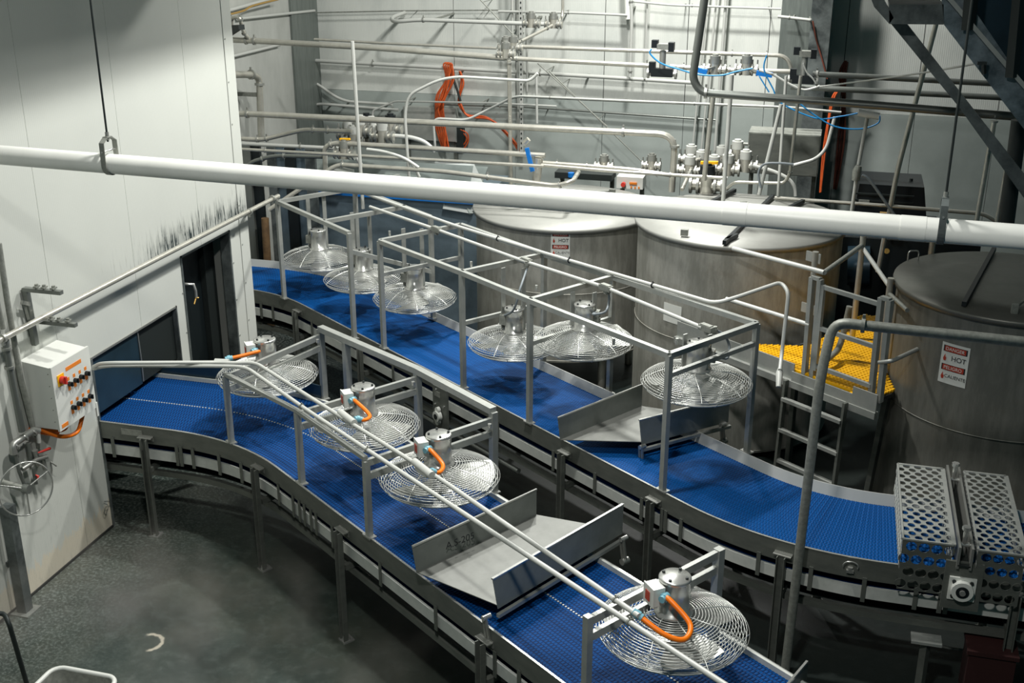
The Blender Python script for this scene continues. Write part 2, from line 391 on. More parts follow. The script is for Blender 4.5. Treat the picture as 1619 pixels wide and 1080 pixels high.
# conveyor hatch with dark sheets
w1 = bpy.data.objects.new('window_1', None); C.objects.link(w1); w1.location = (XW, 8.65, 1.08); struct(w1)
M['hatch'] = mat('hatch_sheet', '2B4250', .28, .2, '22333C', 1.5)
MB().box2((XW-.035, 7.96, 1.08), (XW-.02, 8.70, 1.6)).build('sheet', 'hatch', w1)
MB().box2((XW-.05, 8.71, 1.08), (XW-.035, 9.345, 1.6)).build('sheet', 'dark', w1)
MB().tube([(XW-.015, 8.705, 1.59), (XW-.01, 8.705, 1.3), (XW-.015, 8.705, 1.1)], .006, 6).build('sheet_seam', 'steel', w1)
MB().box2((XW-.1, 7.955, 1.600), (XW+.01, 9.35, 1.618)).build('head_trim', 'steel', w1)
MB().box2((XW-.1, 9.335, 1.05), (XW+.01, 9.352, 1.618)).build('side_trim', 'beam', w1)
MB().box2((XW-.1, 7.95, 0), (XW+.012, 7.975, 1.6)).build('side_trim', 'beam', w1)
# dim room behind the hatch
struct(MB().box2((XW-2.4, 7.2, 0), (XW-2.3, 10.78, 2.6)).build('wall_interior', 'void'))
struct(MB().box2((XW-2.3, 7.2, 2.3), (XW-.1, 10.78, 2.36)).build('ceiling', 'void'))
# far side wall and back wall
struct(MB().box2((-7.95, 10.88, 0), (-7.75, 17.2, TOP)).build('wall_side', 'spanel'))
YB = 17.0
wb = bpy.data.objects.new('wall_back', None); C.objects.link(wb); wb.location = (0, YB, 0); struct(wb)
xs = [-7.75, -5.55, -4.6, -3.28, -2.1, -.98, .05, 1.05, 2.1, 3.2, 4.4]
for a, c in zip(xs[:-1], xs[1:]):
    MB().box2((a+.005, YB, 2.44), (c-.005, YB+.15, TOP)).build('panel', 'bpanel', wb)
    MB().box2((a+.003, YB-.012, 0), (c-.003, YB+.15, 2.436)).build('wainscot_panel', 'wband', wb)
MB().box2((-7.75, YB+.02, 0), (4.4, YB+.16, TOP)).build('backing', 'void', wb)
# corner post between the side and back walls
struct(MB().box2((-7.75, 16.1, 0), (-7.715, 17.0, TOP)).build('column_corner', 'col'))
# unseen overhead box, added to cast a shadow band on the white wall
struct(MB().box2((-4.85, 3.0, 5.38), (-4.4, 11.0, 5.85)).build('shade_box', 'frame'))
struct(MB().box2((-1.5, 7.8, 5.5), (6, 13.5, 5.7)).build('mezzanine_shade', 'beam'))  # unseen mezzanine slab, added and sized to shade the right side
# steel column in front of the back wall
c0 = PY(1268, 60, 16.5); hw = 34*mpp(c0)
cb = MB().box2((c0.x-hw, 16.35, 0), (c0.x+hw*.35, 16.98, TOP)).build('column_back', 'col'); struct(cb)
struct(MB().box2((c0.x+hw*.35, 16.2, 0), (c0.x+hw*1.25, 16.98, TOP)).build('column_casing', 'beam'))

# ================================================================== CONVEYORS
def arc(cx, cy, r, a0, a1, k):
    return [V((cx+r*math.cos(a0+(a1-a0)*i/k), cy+r*math.sin(a0+(a1-a0)*i/k), 0)) for i in range(k+1)]
def densify(pts, step):
    out = [pts[0]]; acc = 0
    L = [0]
    for a, b in zip(pts[:-1], pts[1:]): L.append(L[-1]+(b-a).length)
    n = int(L[-1]/step); i = 0; out = []
    for k in range(n+1):
        d = L[-1]*k/n
        while i < len(L)-2 and L[i+1] < d: i += 1
        t = (d-L[i])/(L[i+1]-L[i]); out.append(pts[i]*(1-t)+pts[i+1]*t)
    return out
def frames(pts):
    res = []
    for i, p in enumerate(pts):
        t = (pts[min(i+1, len(pts)-1)]-pts[max(i-1, 0)]).normalized(); res.append((p, V((-t.y, t.x, 0))))
    return res
def slice_(fr, p0, p1):
    i0 = min(range(len(fr)), key=lambda i: (fr[i][0]-V((p0[0], p0[1], 0))).length); i1 = min(range(len(fr)), key=lambda i: (fr[i][0]-V((p1[0], p1[1], 0))).length)
    return fr[i0:i1+1]
def conveyor(label, pts, width, beltm, loc, legs, straps, ridge):
    root = thing('belt_conveyor', label, 'conveyor', loc)
    fine = frames(densify(pts, .0254/2)); fr = fine[::8]
    # belt: ridged rows
    b = MB(); uvs = []; L = 0
    hs = (1.0, 1.0+ridge); off = .012
    vs = []
    for i, (p, nn) in enumerate(fine):
        if i: L += (p-fine[i-1][0]).length
        z = hs[0] if i % 2 else hs[1]
        vs += [p+nn*off+V((0, 0, z)), p+nn*(width-off)+V((0, 0, z))]
        uvs += [(L, 0), (L, width)]
    b.add(vs, [(2*i, 2*i+2, 2*i+3, 2*i+1) for i in range(len(fine)-1)])
    b.build('belt', beltm, root, uv=uvs)
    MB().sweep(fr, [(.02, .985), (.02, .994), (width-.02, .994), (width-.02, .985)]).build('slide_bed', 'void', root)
    MB().sweep(fr, [(.02, .79), (.02, .80), (width-.02, .80), (width-.02, .79)]).build('return_belt', beltm, root, uv=None)
    for side in (0, 1):
        n0 = -.012 if side == 0 else width
        MB().sweep(fr, [(n0, .875), (n0+.012, .875), (n0+.012, 1.03), (n0, 1.03)]).build('side_rail', 'rail', root)
        a = n0-.002
        MB().sweep(fr, [(a, 1.03), (a+.016, 1.03), (a+.016, 1.034), (a, 1.034)]).build('rail_edge', 'chrome', root)
        w0 = -.005 if side == 0 else width-.015
        MB().sweep(fr, [(w0, .725), (w0+.02, .725), (w0+.02, .815), (w0, .815)]).build('wear_strip', 'uhmw', root)
        t0 = .03 if side == 0 else width-.07
        MB().sweep(fr, [(t0, .55), (t0+.04, .55), (t0+.04, .60), (t0, .60)]).build('lower_stringer', 'rail', root)
    # inner white guide along the far rail
    if ridge < .0032: MB().sweep(fr, [(width-.035, 1.0), (width, 1.0), (width, 1.085), (width-.006, 1.085)]).build('guide_strip', 'guide', root)
    else: MB().sweep(fr, [(width-.02, 1.0), (width, 1.0), (width, 1.04), (width-.02, 1.04)]).build('guide_strip', 'uhmw', root)
    # dark drip tray under the return belt
    MB().sweep(fr, [(.1, .60), (.1, .61), (width-.1, .61), (width-.1, .60)]).build('drip_tray', 'dark', root)
    strap_b = MB().box((0, 0, 0), (.03, .008, .19))
    sm = None
    for (p, nn) in straps:
        t = V((nn.y, -nn.x, 0)); ang = math.atan2(t.y, t.x)
        if sm is None:
            o = strap_b.build('strap', 'rail', None); sm = o.data; bpy.data.objects.remove(o)
        for side in (0, 1):
            q = p+nn*(-.018 if side == 0 else width+.018)+V((0, 0, .80))
            inst('strap', sm, root, q-origin(root), (0, 0, ang))
    for (p, nn) in legs:
        t = V((nn.y, -nn.x, 0))
        for side in (0, 1):
            q = p+nn*(-.05 if side == 0 else width+.05); o = 1 if side == 0 else -1
            lb = MB()
            m = Matrix((t, nn, V((0, 0, 1)))).transposed()
            lb.box(q+V((0, 0, .475)), (.055, .006, .93), m)
            lb.box(q+t*.027-nn*.02*o+V((0, 0, .475)), (.006, .04, .93), m); lb.box(q-t*.027-nn*.02*o+V((0, 0, .475)), (.006, .04, .93), m)
            lg = lb.build('leg', 'rail', root)
            MB().box(q+nn*.012*o+V((0, 0, .945)), (.13, .05, .008), m).box(q+nn*.034*o+V((0, 0, .93)), (.13, .006, .05), m).build('bracket', 'steel', lg)
            MB().cyl(q, q+V((0, 0, .03)), .03, 10).box(q+V((0, 0, .006)), (.09, .09, .012), m).build('foot', 'chrome', lg)
        MB().bar(p+nn*(-.03)+V((0, 0, .63)), p+nn*(width+.03)+V((0, 0, .63)), .04, .04).build('cross_member', 'rail', root)
    return root, fine, fr
def near_at(fr, p):
    p = V((p[0], p[1], 0)); return min(fr, key=lambda f: (f[0]-p).length)
# near conveyor (inner rail path)
A0 = R(90); A1 = R(90)-R(36.2)
e = V((-5.2+2*math.cos(A1), 5.97+2*math.sin(A1), 0))
npth = [V((-7.2, 7.97, 0)), V((-5.2, 7.97, 0))]+arc(-5.2, 5.97, 2.0, A0, A1, 30)[1:]+[e+DS*7.6]
nfr = frames(densify(npth, .02))
legsN = [near_at(nfr, p) for p in [(-5.427, 7.95), (-4.22, 7.73), (-3.16, 6.95)]]+[near_at(nfr, W(s, 0, 0)) for s in (1.44, 3.1, 4.6)]
def every(fr, d0, step, n, dbl=()):
    out = []; L = 0; nxt = d0; k = 0
    for a, b_ in zip(fr[:-1], fr[1:]):
        L += (b_[0]-a[0]).length
        if L >= nxt and k < n: out.append(b_); nxt += step; k += 1
    return out
spx = [181, 278, 285, 301, 337, 371, 430, 455, 465, 472, 480, 488, 520, 610, 685, 770, 820]
spy = [705, 722, 724, 728, 740, 752, 785, 803, 812, 818, 826, 833, 850, 905, 980, 1055, 1080]
strapsN = [near_at(nfr, PZ(x, y, .8)) for x, y in zip(spx, spy)]+[near_at(nfr, W(s, 0, 0)) for s in (2.4, 2.9, 3.4)]
convN, fineN, frN = conveyor('near blue belt conveyor curving out of the wall hatch towards the bottom of the photo', npth, 1.08, 'belt2', (-5, 7.9, 0), legsN, strapsN, .0035)
# dotted seam of white pins in the belt
b = MB()
for i, (p, nn) in enumerate(fineN):
    if i % 2 == 0:
        t = V((nn.y, -nn.x, 0)); m = Matrix((t, nn, V((0, 0, 1)))).transposed()
        b.box(p+nn*.54+V((0, 0, 1.003)), (.011, .012, .006), m)
stuff(b.build('seam_pins', 'uhmw', convN))
# dark guard wall on the far side by the hatch
MB().sweep(slice_(frN, (-7, 7.97), (-4.6, 7.9)), [(1.09, .9), (1.10, .9), (1.10, 1.16), (1.09, 1.16)]).build('side_guard', 'hatch', convN)
pl = W(0, 0, 0)
q = near_at(nfr, (-5.55, 7.97)); MB().box(q[0]+V((0, -.016, .965)), (.2, .006, .055)).build('name_plate', 'galv', convN)
b = MB()
for i in range(6): b.box(q[0]+V((-.07+.028*i, -.02, .965)), (.018, .003, .03))
# far conveyor
nr = 2.09
fs = W(-3.6, nr, 0); xi = fs.x+(11.6-fs.y)/(DS.y)*DS.x
Ri = 1.8; T = Ri*math.tan(R(18.1)); ca = V((xi-T, 11.6-Ri, 0))
fe = V((.64, 9.82, 0)); Ro = 2.45
fpth = [V((-7.7, 11.6, 0))]+arc(ca.x, ca.y, Ri, A0, A1, 26)
fpth += arc(fe.x, fe.y, Ro, R(-90)-R(36.2), R(-90), 30)+[V((4.2, 7.37, 0))]
ffr = frames(densify(fpth, .02))
legsF = [near_at(ffr, W(s, nr, 0)) for s in (-4.75, -3.4, -2.0, -.23, .808)]+[near_at(ffr, p) for p in [(-.056, 7.45), (1.46, 7.37), (3, 7.37)]]
fpx = [(495, 520), (505, 526), (625, 590), (700, 632), (790, 680), (868, 730), (882, 738), (940, 765), (1015, 805), (1043, 822), (1050, 826), (1076, 838), (1205, 885), (1281, 915), (1363, 940), (1450, 955), (1486, 962), (1498, 964), (415, 490), (430, 496)]
strapsF = [near_at(ffr, PZ(x, y, .8)) for x, y in fpx]
convF, fineF, frF = conveyor('far blue belt conveyor running past the steel tanks to the perforated guards', fpth, .91, 'belt', (-2, 8.7, 0), legsF, strapsF, .003)

# ================================================================== CHUTES
def chute(label, loc, cs, z0, h, lip, ctx):
    A, B, D, E_ = cs  # upstream near, upstream far, downstream far, downstream near (s, n)
    root = thing('transfer_chute', label, 'chute', loc)
    fl = [W(*A, z0), W(*E_, z0), W(*D, z0), W(*B, z0)]
    MB().prism(fl, (0, 0, .006)).build('chute_floor', 'chutefl', root)
    t = DS*.006
    MB().prism([W(*A, z0), W(*B, z0), W(*B, z0+h), W(A[0], A[1]-.03, z0+h)], -t).build('upstream_wall', 'chutew', root)
    MB().prism([W(*E_, z0-.02), W(*D, z0-.02), W(*D, z0+h), W(E_[0], E_[1]-.04, z0+h)], t).build('downstream_wall', 'chutew', root)
    MB().bar(W(A[0], A[1]-.03, z0+h), W(*B, z0+h), .012, .012).build('wall_lip', 'chrome', root)
    MB().bar(W(E_[0], E_[1]-.04, z0+h), W(*D, z0+h), .018, .012).build('wall_lip', 'chrome', root)
    MB().bar(W(E_[0]+.03, E_[1]-.02, z0-.05), W(D[0]+.03, D[1], z0-.05), .025, .025).build('support_bar', 'frame', root)
    for n_, s_, zl in ctx:
        MB().bar(W(s_, n_-.012, z0-.02), W(s_+.02, n_+.0, zl), .012, .02).bar(W(s_+.03, n_-.012, z0-.02), W(s_+.05, n_, zl), .012, .02).cyl(W(s_+.04, n_-.03, zl), W(s_+.04, n_+.03, zl), .025, 10).build('strut', 'steel', root)
        MB().cyl(W(s_+.02, n_-.03, z0-.02), W(s_+.02, n_+.03, z0-.02), .018, 10).build('pivot_bolt', 'chrome', root)
    return root
chN = chute('wide steel chute with handwriting, bridging the near conveyor', W(1.05, .5, 1.12), [(.78, -.09), (.68, 1.01), (1.22, 1.34), (1.41, .09)], 1.12, .21, .02, [(-.02, 1.42, .93), (1.3, 1.26, .93)])
chF = chute('steel chute bridging the far conveyor under the sixth hanging fan', W(.1, 2.5, 1.12), [(-.15, 1.95), (-.22, 2.94), (.43, 3.32), (.29, 2.44)], 1.12, .21, .02, [(2.42, .3, .72), (3.25, .42, .95)])
pA = W(.775, .22, 1.25)
text('A.S-205', .075, W(.786, .26, 1.235), (R(90), 0, math.atan2(DN.y, DN.x)), 'ink', chN, 'handwriting')
# curled plastic film lying in the near chute
# ================================================================== FAN FRAMES
def frame_bar(root, name, a, b_, w_=.042, h_=.042): return MB().bar(a, b_, w_, h_).build(name, 'frame', root)
def post(root, p, z0, z1, w_=.042):
    p = V((p[0], p[1], 0)); m = Matrix((DS, DN, V((0, 0, 1)))).transposed()
    MB().box(p+V((0, 0, (z0+z1)/2)), (w_, w_, z1-z0), m).build('post', 'frame', root)
    MB().box(p+V((0, 0, z0+.006)), (.10, .06, .012), m).build('foot_plate', 'chrome', root)
# near frame, three bays
zt = 1.645
fa = thing('fan_frame', 'three bay tubular frame carrying the near fans beside the curve', 'frame', (-3.4, 7.8, 1.03))
L_ = [V((-4.572, 7.885, 0)), V((-3.70, 7.376, 0)), V((-2.90, 6.765, 0))]
R_ = [V((-4.195, 8.924, 0)), V((-3.046, 8.235, 0)), V((-2.236, 7.637, 0))]
UZ = V((0, 0, 1))
for p in L_: post(fa, p, 1.03, zt-.02)
for p in R_: post(fa, p, 1.03, zt+.05, .05)
for i in range(2): MB().bar(L_[i]+UZ*zt, L_[i+1]+UZ*zt, .035, .03).build('top_rail', 'frame', fa); MB().bar(R_[i]+UZ*(zt+.06), R_[i+1]+UZ*(zt+.06), .06, .05).build('top_rail', 'frame', fa)
post(fa, R_[0]*.72+R_[1]*.28, 1.03, zt+.04, .055)
NF = []
def bars_for(i, a, c):
    dd = (c-a).normalized(); sd = V((dd.y, -dd.x, 0))
    for z1 in (zt-.035, zt-.14): MB().bar(a+UZ*z1, c+UZ*(z1+.02), .03, .05).build('cross_bar', 'frame', fa)
for i in range(3): bars_for(i, L_[i], R_[i])
b = MB()
for i in range(3):
    for t in (.9,): q = L_[i].lerp(R_[i], t)+DS*.1+UZ*(zt-.01); b.cyl(q, q+UZ*.03, .014, 8)
b.build('bolt', 'chrome', fa)
# single bay at the bottom
fb = thing('fan_frame', 'single bay tubular frame near the bottom of the photo carrying the lowest fan', 'frame', W(2.4, .5, 1.1))
a4 = V((-1.031, 5.32, 0)); c4 = V((-.419, 6.183, 0))
post(fb, a4, 1.165, 1.645); MB().bar(a4+UZ*1.03, a4+UZ*1.165, .03, .03).build('stand_off', 'rail', fb)
post(fb, c4, 1.03, 1.66, .05)
dd = (c4-a4).normalized(); sd = V((dd.y, -dd.x, 0))
for z1 in (1.61, 1.505): MB().bar(a4+UZ*z1, c4+UZ*(z1+.02), .03, .05).build('cross_bar', 'frame', fb)
# far frames
ZT = 2.14
def P2(x, y): return PZ(x, y, ZT)
fc = thing('fan_frame', 'tall tubular frame nearest the wall corner over the far conveyor, holding two fans', 'frame', W(-4.2, 2.5, 1.03))
f1, f2 = V((-5.77, 11.39, 0)), V((-4.525, 10.42, 0)); f1b = f1+DN*.98; f2b = f2+DN*.98
post(fc, f1, 1.03, ZT); post(fc, f2, 1.03, ZT); post(fc, f1b, 1.03, ZT); post(fc, f2b, 1.03, ZT)
mid = V(P2(512, 351)); mid.z = 0; midb = mid+DN*1.0
for a, c in ((f1, f2), (f1, f1b), (mid, midb), (f1b, f2b)): frame_bar(fc, 'top_rail' if a is not mid else 'cross_bar', a+UZ*ZT, c+UZ*ZT)
frame_bar(fc, 'lower_bar', mid+DS*.35+UZ*1.93, f2b+UZ*1.55)
fd = thing('fan_frame', 'long tubular frame over the straight far conveyor, holding four fans', 'frame', W(-1, 2.5, 1.03))
NL = [W(-2.99, 2.07, 0), W(-1.69, 2.10, 0), W(-.72, 2.09, 0), W(.86, 2.11, 0)]
NR = [W(-2.98, 3.03, 0), W(-1.66, 3.03, 0), W(-.76, 3.06, 0), W(.82, 3.12, 0)]
for p in NL+NR: post(fd, p, 1.03, ZT)
for i in range(3): frame_bar(fd, 'top_rail', NL[i]+UZ*ZT, NL[i+1]+UZ*ZT); frame_bar(fd, 'top_rail', NR[i]+UZ*ZT, NR[i+1]+UZ*ZT)
for i in range(4):
    frame_bar(fd, 'cross_bar', NL[i]+UZ*ZT, NR[i]+UZ*ZT)
    z2 = (1.80, 1.66, 1.76, 1.98)[i]
    frame_bar(fd, 'lower_bar', NL[i]+UZ*z2, NR[i]+UZ*z2, .032, .036)
for i, (px_, py_) in enumerate([(745, 422), (848, 460), (970, 545), (1070, 545), (616, 373)]):
    q = PZ(px_, py_, ZT+.02); MB().cyl(q, q+UZ*.05, .012, 8).build('lifting_eye', 'chrome', fd)
# ================================================================== FANS
RIM = .43
def cage_mesh(name, top):
    b = MB(); nr_ = 20
    def zf(r):
        x = r/RIM
        return (.105*(1-x**2.6)**.8 if x < 1 else 0) if top else -(.10*(1-x**3.2)**.6 if x < 1 else 0)
    rs = [.105+(RIM-.105)*((i/(nr_-1))**.92) for i in range(nr_)]
    for r in rs: b.ring((0, 0, zf(r)), r, .0029, 56, 4)
    for k in range(8):
        a = 2*math.pi*(k+.3)/8; pts = []
        for i in range(11):
            r = .1+(RIM-.1)*i/10; aa = a+.25*math.sin(i/10*math.pi/2)*(1 if top else -1)
            pts.append((r*math.cos(aa), r*math.sin(aa), zf(min(r, RIM*.9999))+(.003 if top else -.003)))
        b.tube(pts, .0036, 4)
    if not top:
        b.lathe([(.0, -.101), (.10, -.101), (.11, -.098), (.10, -.094), (0, -.094)], n=24)
    o = b.build(name, 'wire'); me = o.data; bpy.data.objects.remove(o); return me
ME_top = cage_mesh('cage_top', True); ME_bot = cage_mesh('cage_bottom', False)
def blade_mesh():
    b = MB(); vs = []; fs = []; n1, n2 = 6, 8
    for i in range(n1+1):
        r = .07+.32*i/n1; half = .30+.22*math.sin(i/n1*2.4)
        for j in range(n2+1):
            t = j/n2*2-1; a = t*half+.1*i/n1; vs.append((r*math.cos(a), r*math.sin(a), .015+.055*t*(1-.35*i/n1)))
    for i in range(n1):
        for j in range(n2):
            k = i*(n2+1)+j; fs.append((k, k+n2+1, k+n2+2, k+1))
    b.add(vs, fs, True); o = b.build('blade', 'blade'); me = o.data; bpy.data.objects.remove(o); return me
ME_blade = blade_mesh()
def keep(b, m):
    o = b.build('tmp', m); me = o.data; bpy.data.objects.remove(o); return me
ME_hub = keep(MB().lathe([(0, .05), (.06, .05), (.075, .03), (.075, -.03), (0, -.03)], n=24), 'blade')
ME_motor = keep(MB().lathe([(.11, .10), (.11, .115), (.088, .12), (.088, .305), (.092, .31), (.092, .325), (.085, .33), (0, .332)], n=32), 'chrome')
mt = MB()
for k in range(4):
    a = k*math.pi/2+.4; mt.cyl((.07*math.cos(a), .07*math.sin(a), .33), (.07*math.cos(a), .07*math.sin(a), .342), .009, 8)
ME_bolts = keep(mt, 'dark')
jb = MB().box((0, 0, 0), (.07, .10, .11)).box((-.038, 0, 0), (.008, .108, .118))
ME_jbox = keep(jb, 'white')
ME_jlab = keep(MB().box((-.0445, .005, -.005), (.003, .045, .06)), 'tanksign')
ME_gland = keep(MB().cyl((0, 0, -.03), (0, 0, .03), .021, 12).cyl((0, 0, -.012), (0, 0, .012), .027, 6), 'cyan')
ME_gland2 = keep(MB().cyl((0, 0, -.03), (0, 0, .03), .018, 12).cyl((0, 0, -.012), (0, 0, .012), .024, 6), 'galv')
def fan_core(label, loc, grp, ang, scale=1.0):
    root = thing('drum_fan', label, 'fan', loc, grp)
    s3 = (scale,)*3
    for nm, me in (('cage_top', ME_top), ('cage_bottom', ME_bot), ('hub', ME_hub), ('motor', ME_motor)):
        o = inst(nm, me, root, (0, 0, 0), (0, 0, ang)); o.scale = s3
        if nm == 'motor': inst('bolts', ME_bolts, o)
    for k in range(3): o = inst('blade', ME_blade, root, (0, 0, 0), (0, 0, ang+k*2*math.pi/3)); o.scale = s3
    return root
def near_fan(label, px_, py_, z, ang, cab):
    loc = PZ(px_, py_, z); root = fan_core(label, loc, None, ang)
    left = (-RT*.115+V((0, 0, .25))); fr_ = V((FW.x, FW.y, 0)).normalized()
    left -= fr_*.05
    rz = math.atan2(-left.y, -left.x)
    jbo = inst('junction_box', ME_jbox, root, left, (0, 0, rz)); inst('rating_label', ME_jlab, jbo)
    # gland and orange loop hanging from the box, towards the camera
    g0 = left-fr_*.06+RT*.045+V((0, 0, .01))
    o = inst('gland', ME_gland, root, g0, (R(90), 0, math.atan2(fr_.y, fr_.x)+R(90)+R(-40)))
    pts = [g0, g0-fr_*.03+RT*.03]+[V(c_)-V(loc) for c_ in cab]
    MB().tube([p+V(loc) for p in spline(pts)], .0155, 10).build('flexible_cable', 'orange', root)
    e_ = V(cab[-1])-V(loc); d_ = (V(cab[-1])-V(cab[-2])).normalized()
    o = inst('gland', ME_gland, root, e_); o.rotation_euler = d_.to_track_quat('Z', 'Y').to_euler()
    return root
ZC = 1.70
def C_(x, y, z=ZC): return PZ(x, y, z)
near_fan('near fan closest to the hatch, its motor wired by a straight orange conduit', 423, 592, 1.42, .5, [PZ(408, 556, 1.73), PZ(385, 562, 1.72), PZ(362, 567, 1.71)])
near_fan('middle fan of the three bay near frame, over the conveyor bend', 577, 672, 1.42, 1.5, [PZ(584, 656, 1.64), PZ(578, 664, 1.66), PZ(566, 663, 1.68)])
near_fan('third fan of the three bay near frame, just above the handwritten chute', 695, 752, 1.42, .1, [PZ(700, 735, 1.62), PZ(695, 747, 1.64), PZ(683, 746, 1.67)])
near_fan('lowest and largest looking fan with the long orange cable loop', 1063, 990, 1.42, .9, [PZ(1091, 987, 1.60), PZ(1082, 1011, 1.58), PZ(1050, 1003, 1.61), PZ(1008, 972, 1.68)])
def far_fan(label, px_, py_, z, ang, cab=None, boxside=-1, grp=None):
    loc = PZ(px_, py_, z); root = fan_core(label, loc, grp, ang)
    for o in (-.035, .05):
        p = V(loc)+DN*o*1.6-DS*.09*(1 if o < 0 else -.4)
        MB().bar(p+UZ*.12, V((p.x, p.y, ZT-.02)), .045, .012, DS).build('hanger_bar', 'frame', root)
    q = V(loc)+RT*(.10*boxside)+UZ*.22
    MB().box(q, (.06, .07, .09)).cyl(q-UZ*.06+RT*.02, q-UZ*.02+RT*.02, .02, 10).build('junction_box', 'galv', root)
    if cab:
        pts = [q+UZ*.03]+cab; MB().tube(spline(pts), .011, 8).build('flexible_cable', cmat, root)
        g = inst('gland', ME_gland2, root, V(cab[-1])-V(loc))
    return root
cmat = mat('grey_flexible_conduit', '7E868A', .5)
far_fan('hanging fan nearest the wall corner, first of six over the far belt', 505, 407, 1.40, .2)
far_fan('second hanging fan from the wall corner, between two posts', 575, 440, 1.40, 1.1)
far_fan('third hanging fan from the wall corner, under the end of the long frame', 656, 470, 1.40, .7)
far_fan('fourth hanging fan, overlapped by the one to its right', 813, 540, 1.42, 1.7, [PZ(812, 490, 1.80), PZ(822, 458, 2.0), PZ(833, 425, 2.13), PZ(833, 418, 2.17)])
far_fan('fifth hanging fan, mounted high in front of the second tank edge', 923, 537, 1.70, .4, [PZ(938, 497, 1.98), PZ(957, 493, 1.98), PZ(963, 475, 2.05), PZ(961, 460, 2.15)], 1)
far_fan('sixth hanging fan at the frame end above the steel chute', 1101, 603, 1.74, 1.3, [PZ(1148, 567, 1.92), PZ(1153, 548, 2.0), PZ(1145, 530, 2.1), PZ(1130, 522, 2.16)], 1)
# ================================================================== CONDUITS
def pipe(label, pts, r, m='pipe', cat='pipe', name='pipe', rad=.12, clamps=(), group=None, n=10, cm='steel'):
    pts = [V(p) for p in pts]; root = thing(name, label, cat, pts[0], group)
    MB().tube(fillet(pts, rad), r, n).build('tube', m, root)
    if clamps:
        for c in clamps:
            i = min(int(c), len(pts)-2); t = c-i; p = pts[i].lerp(pts[i+1], t); d = (pts[i+1]-pts[i]).normalized()
            MB().cyl(p-d*r*.35, p+d*r*.35, r*1.45, 12).box(p+UZ*r*1.7, (r*.5, r*.5, r*.9)).build('clamp', cm, root)
    return root
z_ = 1.705
p0 = PX(150, 577, XW+.30)
pipe('upper grey conduit of the pair crossing the near fans', [PX(148, 580, XW+.25), PX(160, 574, XW+.5)]+[PZ(345, 573, 1.74), PZ(365, 574, 1.735), PZ(403, 573, 1.73), PZ(545, 663, 1.70), PZ(700, 760, 1.70), PZ(1010, 974, 1.69)], .0155, 'conduit', 'conduit', 'conduit', .15, (5.0, 5.9, 6.9), cm='galv')
pipe('lower grey conduit of the pair crossing the near fans', [PX(148, 583, XW+.25)]+[PZ(170, 578, 1.735), PZ(345, 579, 1.73), PZ(388, 580, 1.73), PZ(480, 645, 1.70), PZ(700, 790, 1.70), PZ(1035, 1010, 1.69), PZ(1150, 1085, 1.69)], .0155, 'conduit', 'conduit', 'conduit', .15, (3.97, 4.5, 5.9), cm='galv')
for k, (x, y, x2, y2, lb) in enumerate([(340, 572, 362, 573, 'grey conduit fitting beside the fan closest to the hatch'), (538, 652, 560, 669, 'grey conduit fitting beside the middle near fan'), (655, 730, 683, 752, 'grey conduit fitting beside the third near fan')]):
    a, c = PZ(x, y, 1.715), PZ(x2, y2, 1.715); tag(MB().cyl(a, c, .027, 12).bar(a*.8+c*.2-UZ*.02, a*.2+c*.8-UZ*.02, .045, .03).build('conduit_fitting', 'conduit', at=a), lb, 'fitting')
zc = ZT+.045
pipe('grey conduit along the tank side of the long fan frame, dropping at its end', [PZ(560, 300, zc), PZ(720, 357, zc), PZ(860, 400, zc), PZ(1080, 465, zc), PZ(1130, 480, zc), PZ(1165, 470, zc+.05), PZ(1235, 446, zc+.1), PZ(1247, 462, zc+.05), PZ(1236, 560, 1.7), PZ(1233, 585, 1.62)], .0165, 'conduit', 'conduit', 'conduit', .12, (1.5, 2.2, 2.8), cm='black')
a, c = PZ(1233, 580, 1.63), PZ(1231, 612, 1.5); tag(MB().tube([a, a.lerp(c, .3), c], [.012, .03, .022], 12).build('hanging_plug', 'conduit', at=a), 'grey cable plug hanging at the end of the drop conduit', 'plug')
pipe('grey conduit down the middle of the long fan frame with three boxes', [PZ(585, 327, zc), PZ(690, 363, zc), PZ(825, 412, zc), PZ(958, 455, zc), PZ(1110, 518, zc)], .0165, 'conduit', 'conduit', 'conduit', .1)
for x, y, lb in [(832, 413, 'cast conduit box above the fourth hanging fan'), (958, 455, 'cast conduit box above the fifth hanging fan'), (1117, 519, 'cast conduit box above the sixth hanging fan'), (690, 363, 'small cast conduit box above the third hanging fan')]:
    p = PZ(x, y, zc); m = Matrix((DS, DN, UZ)).transposed(); tag(MB().box(p, (.13, .05, .045), m).box(p+UZ*.025, (.10, .042, .01), m).cyl(p-UZ*.05, p, .02, 10).build('conduit_box', 'galv', at=p), lb, 'conduit box')
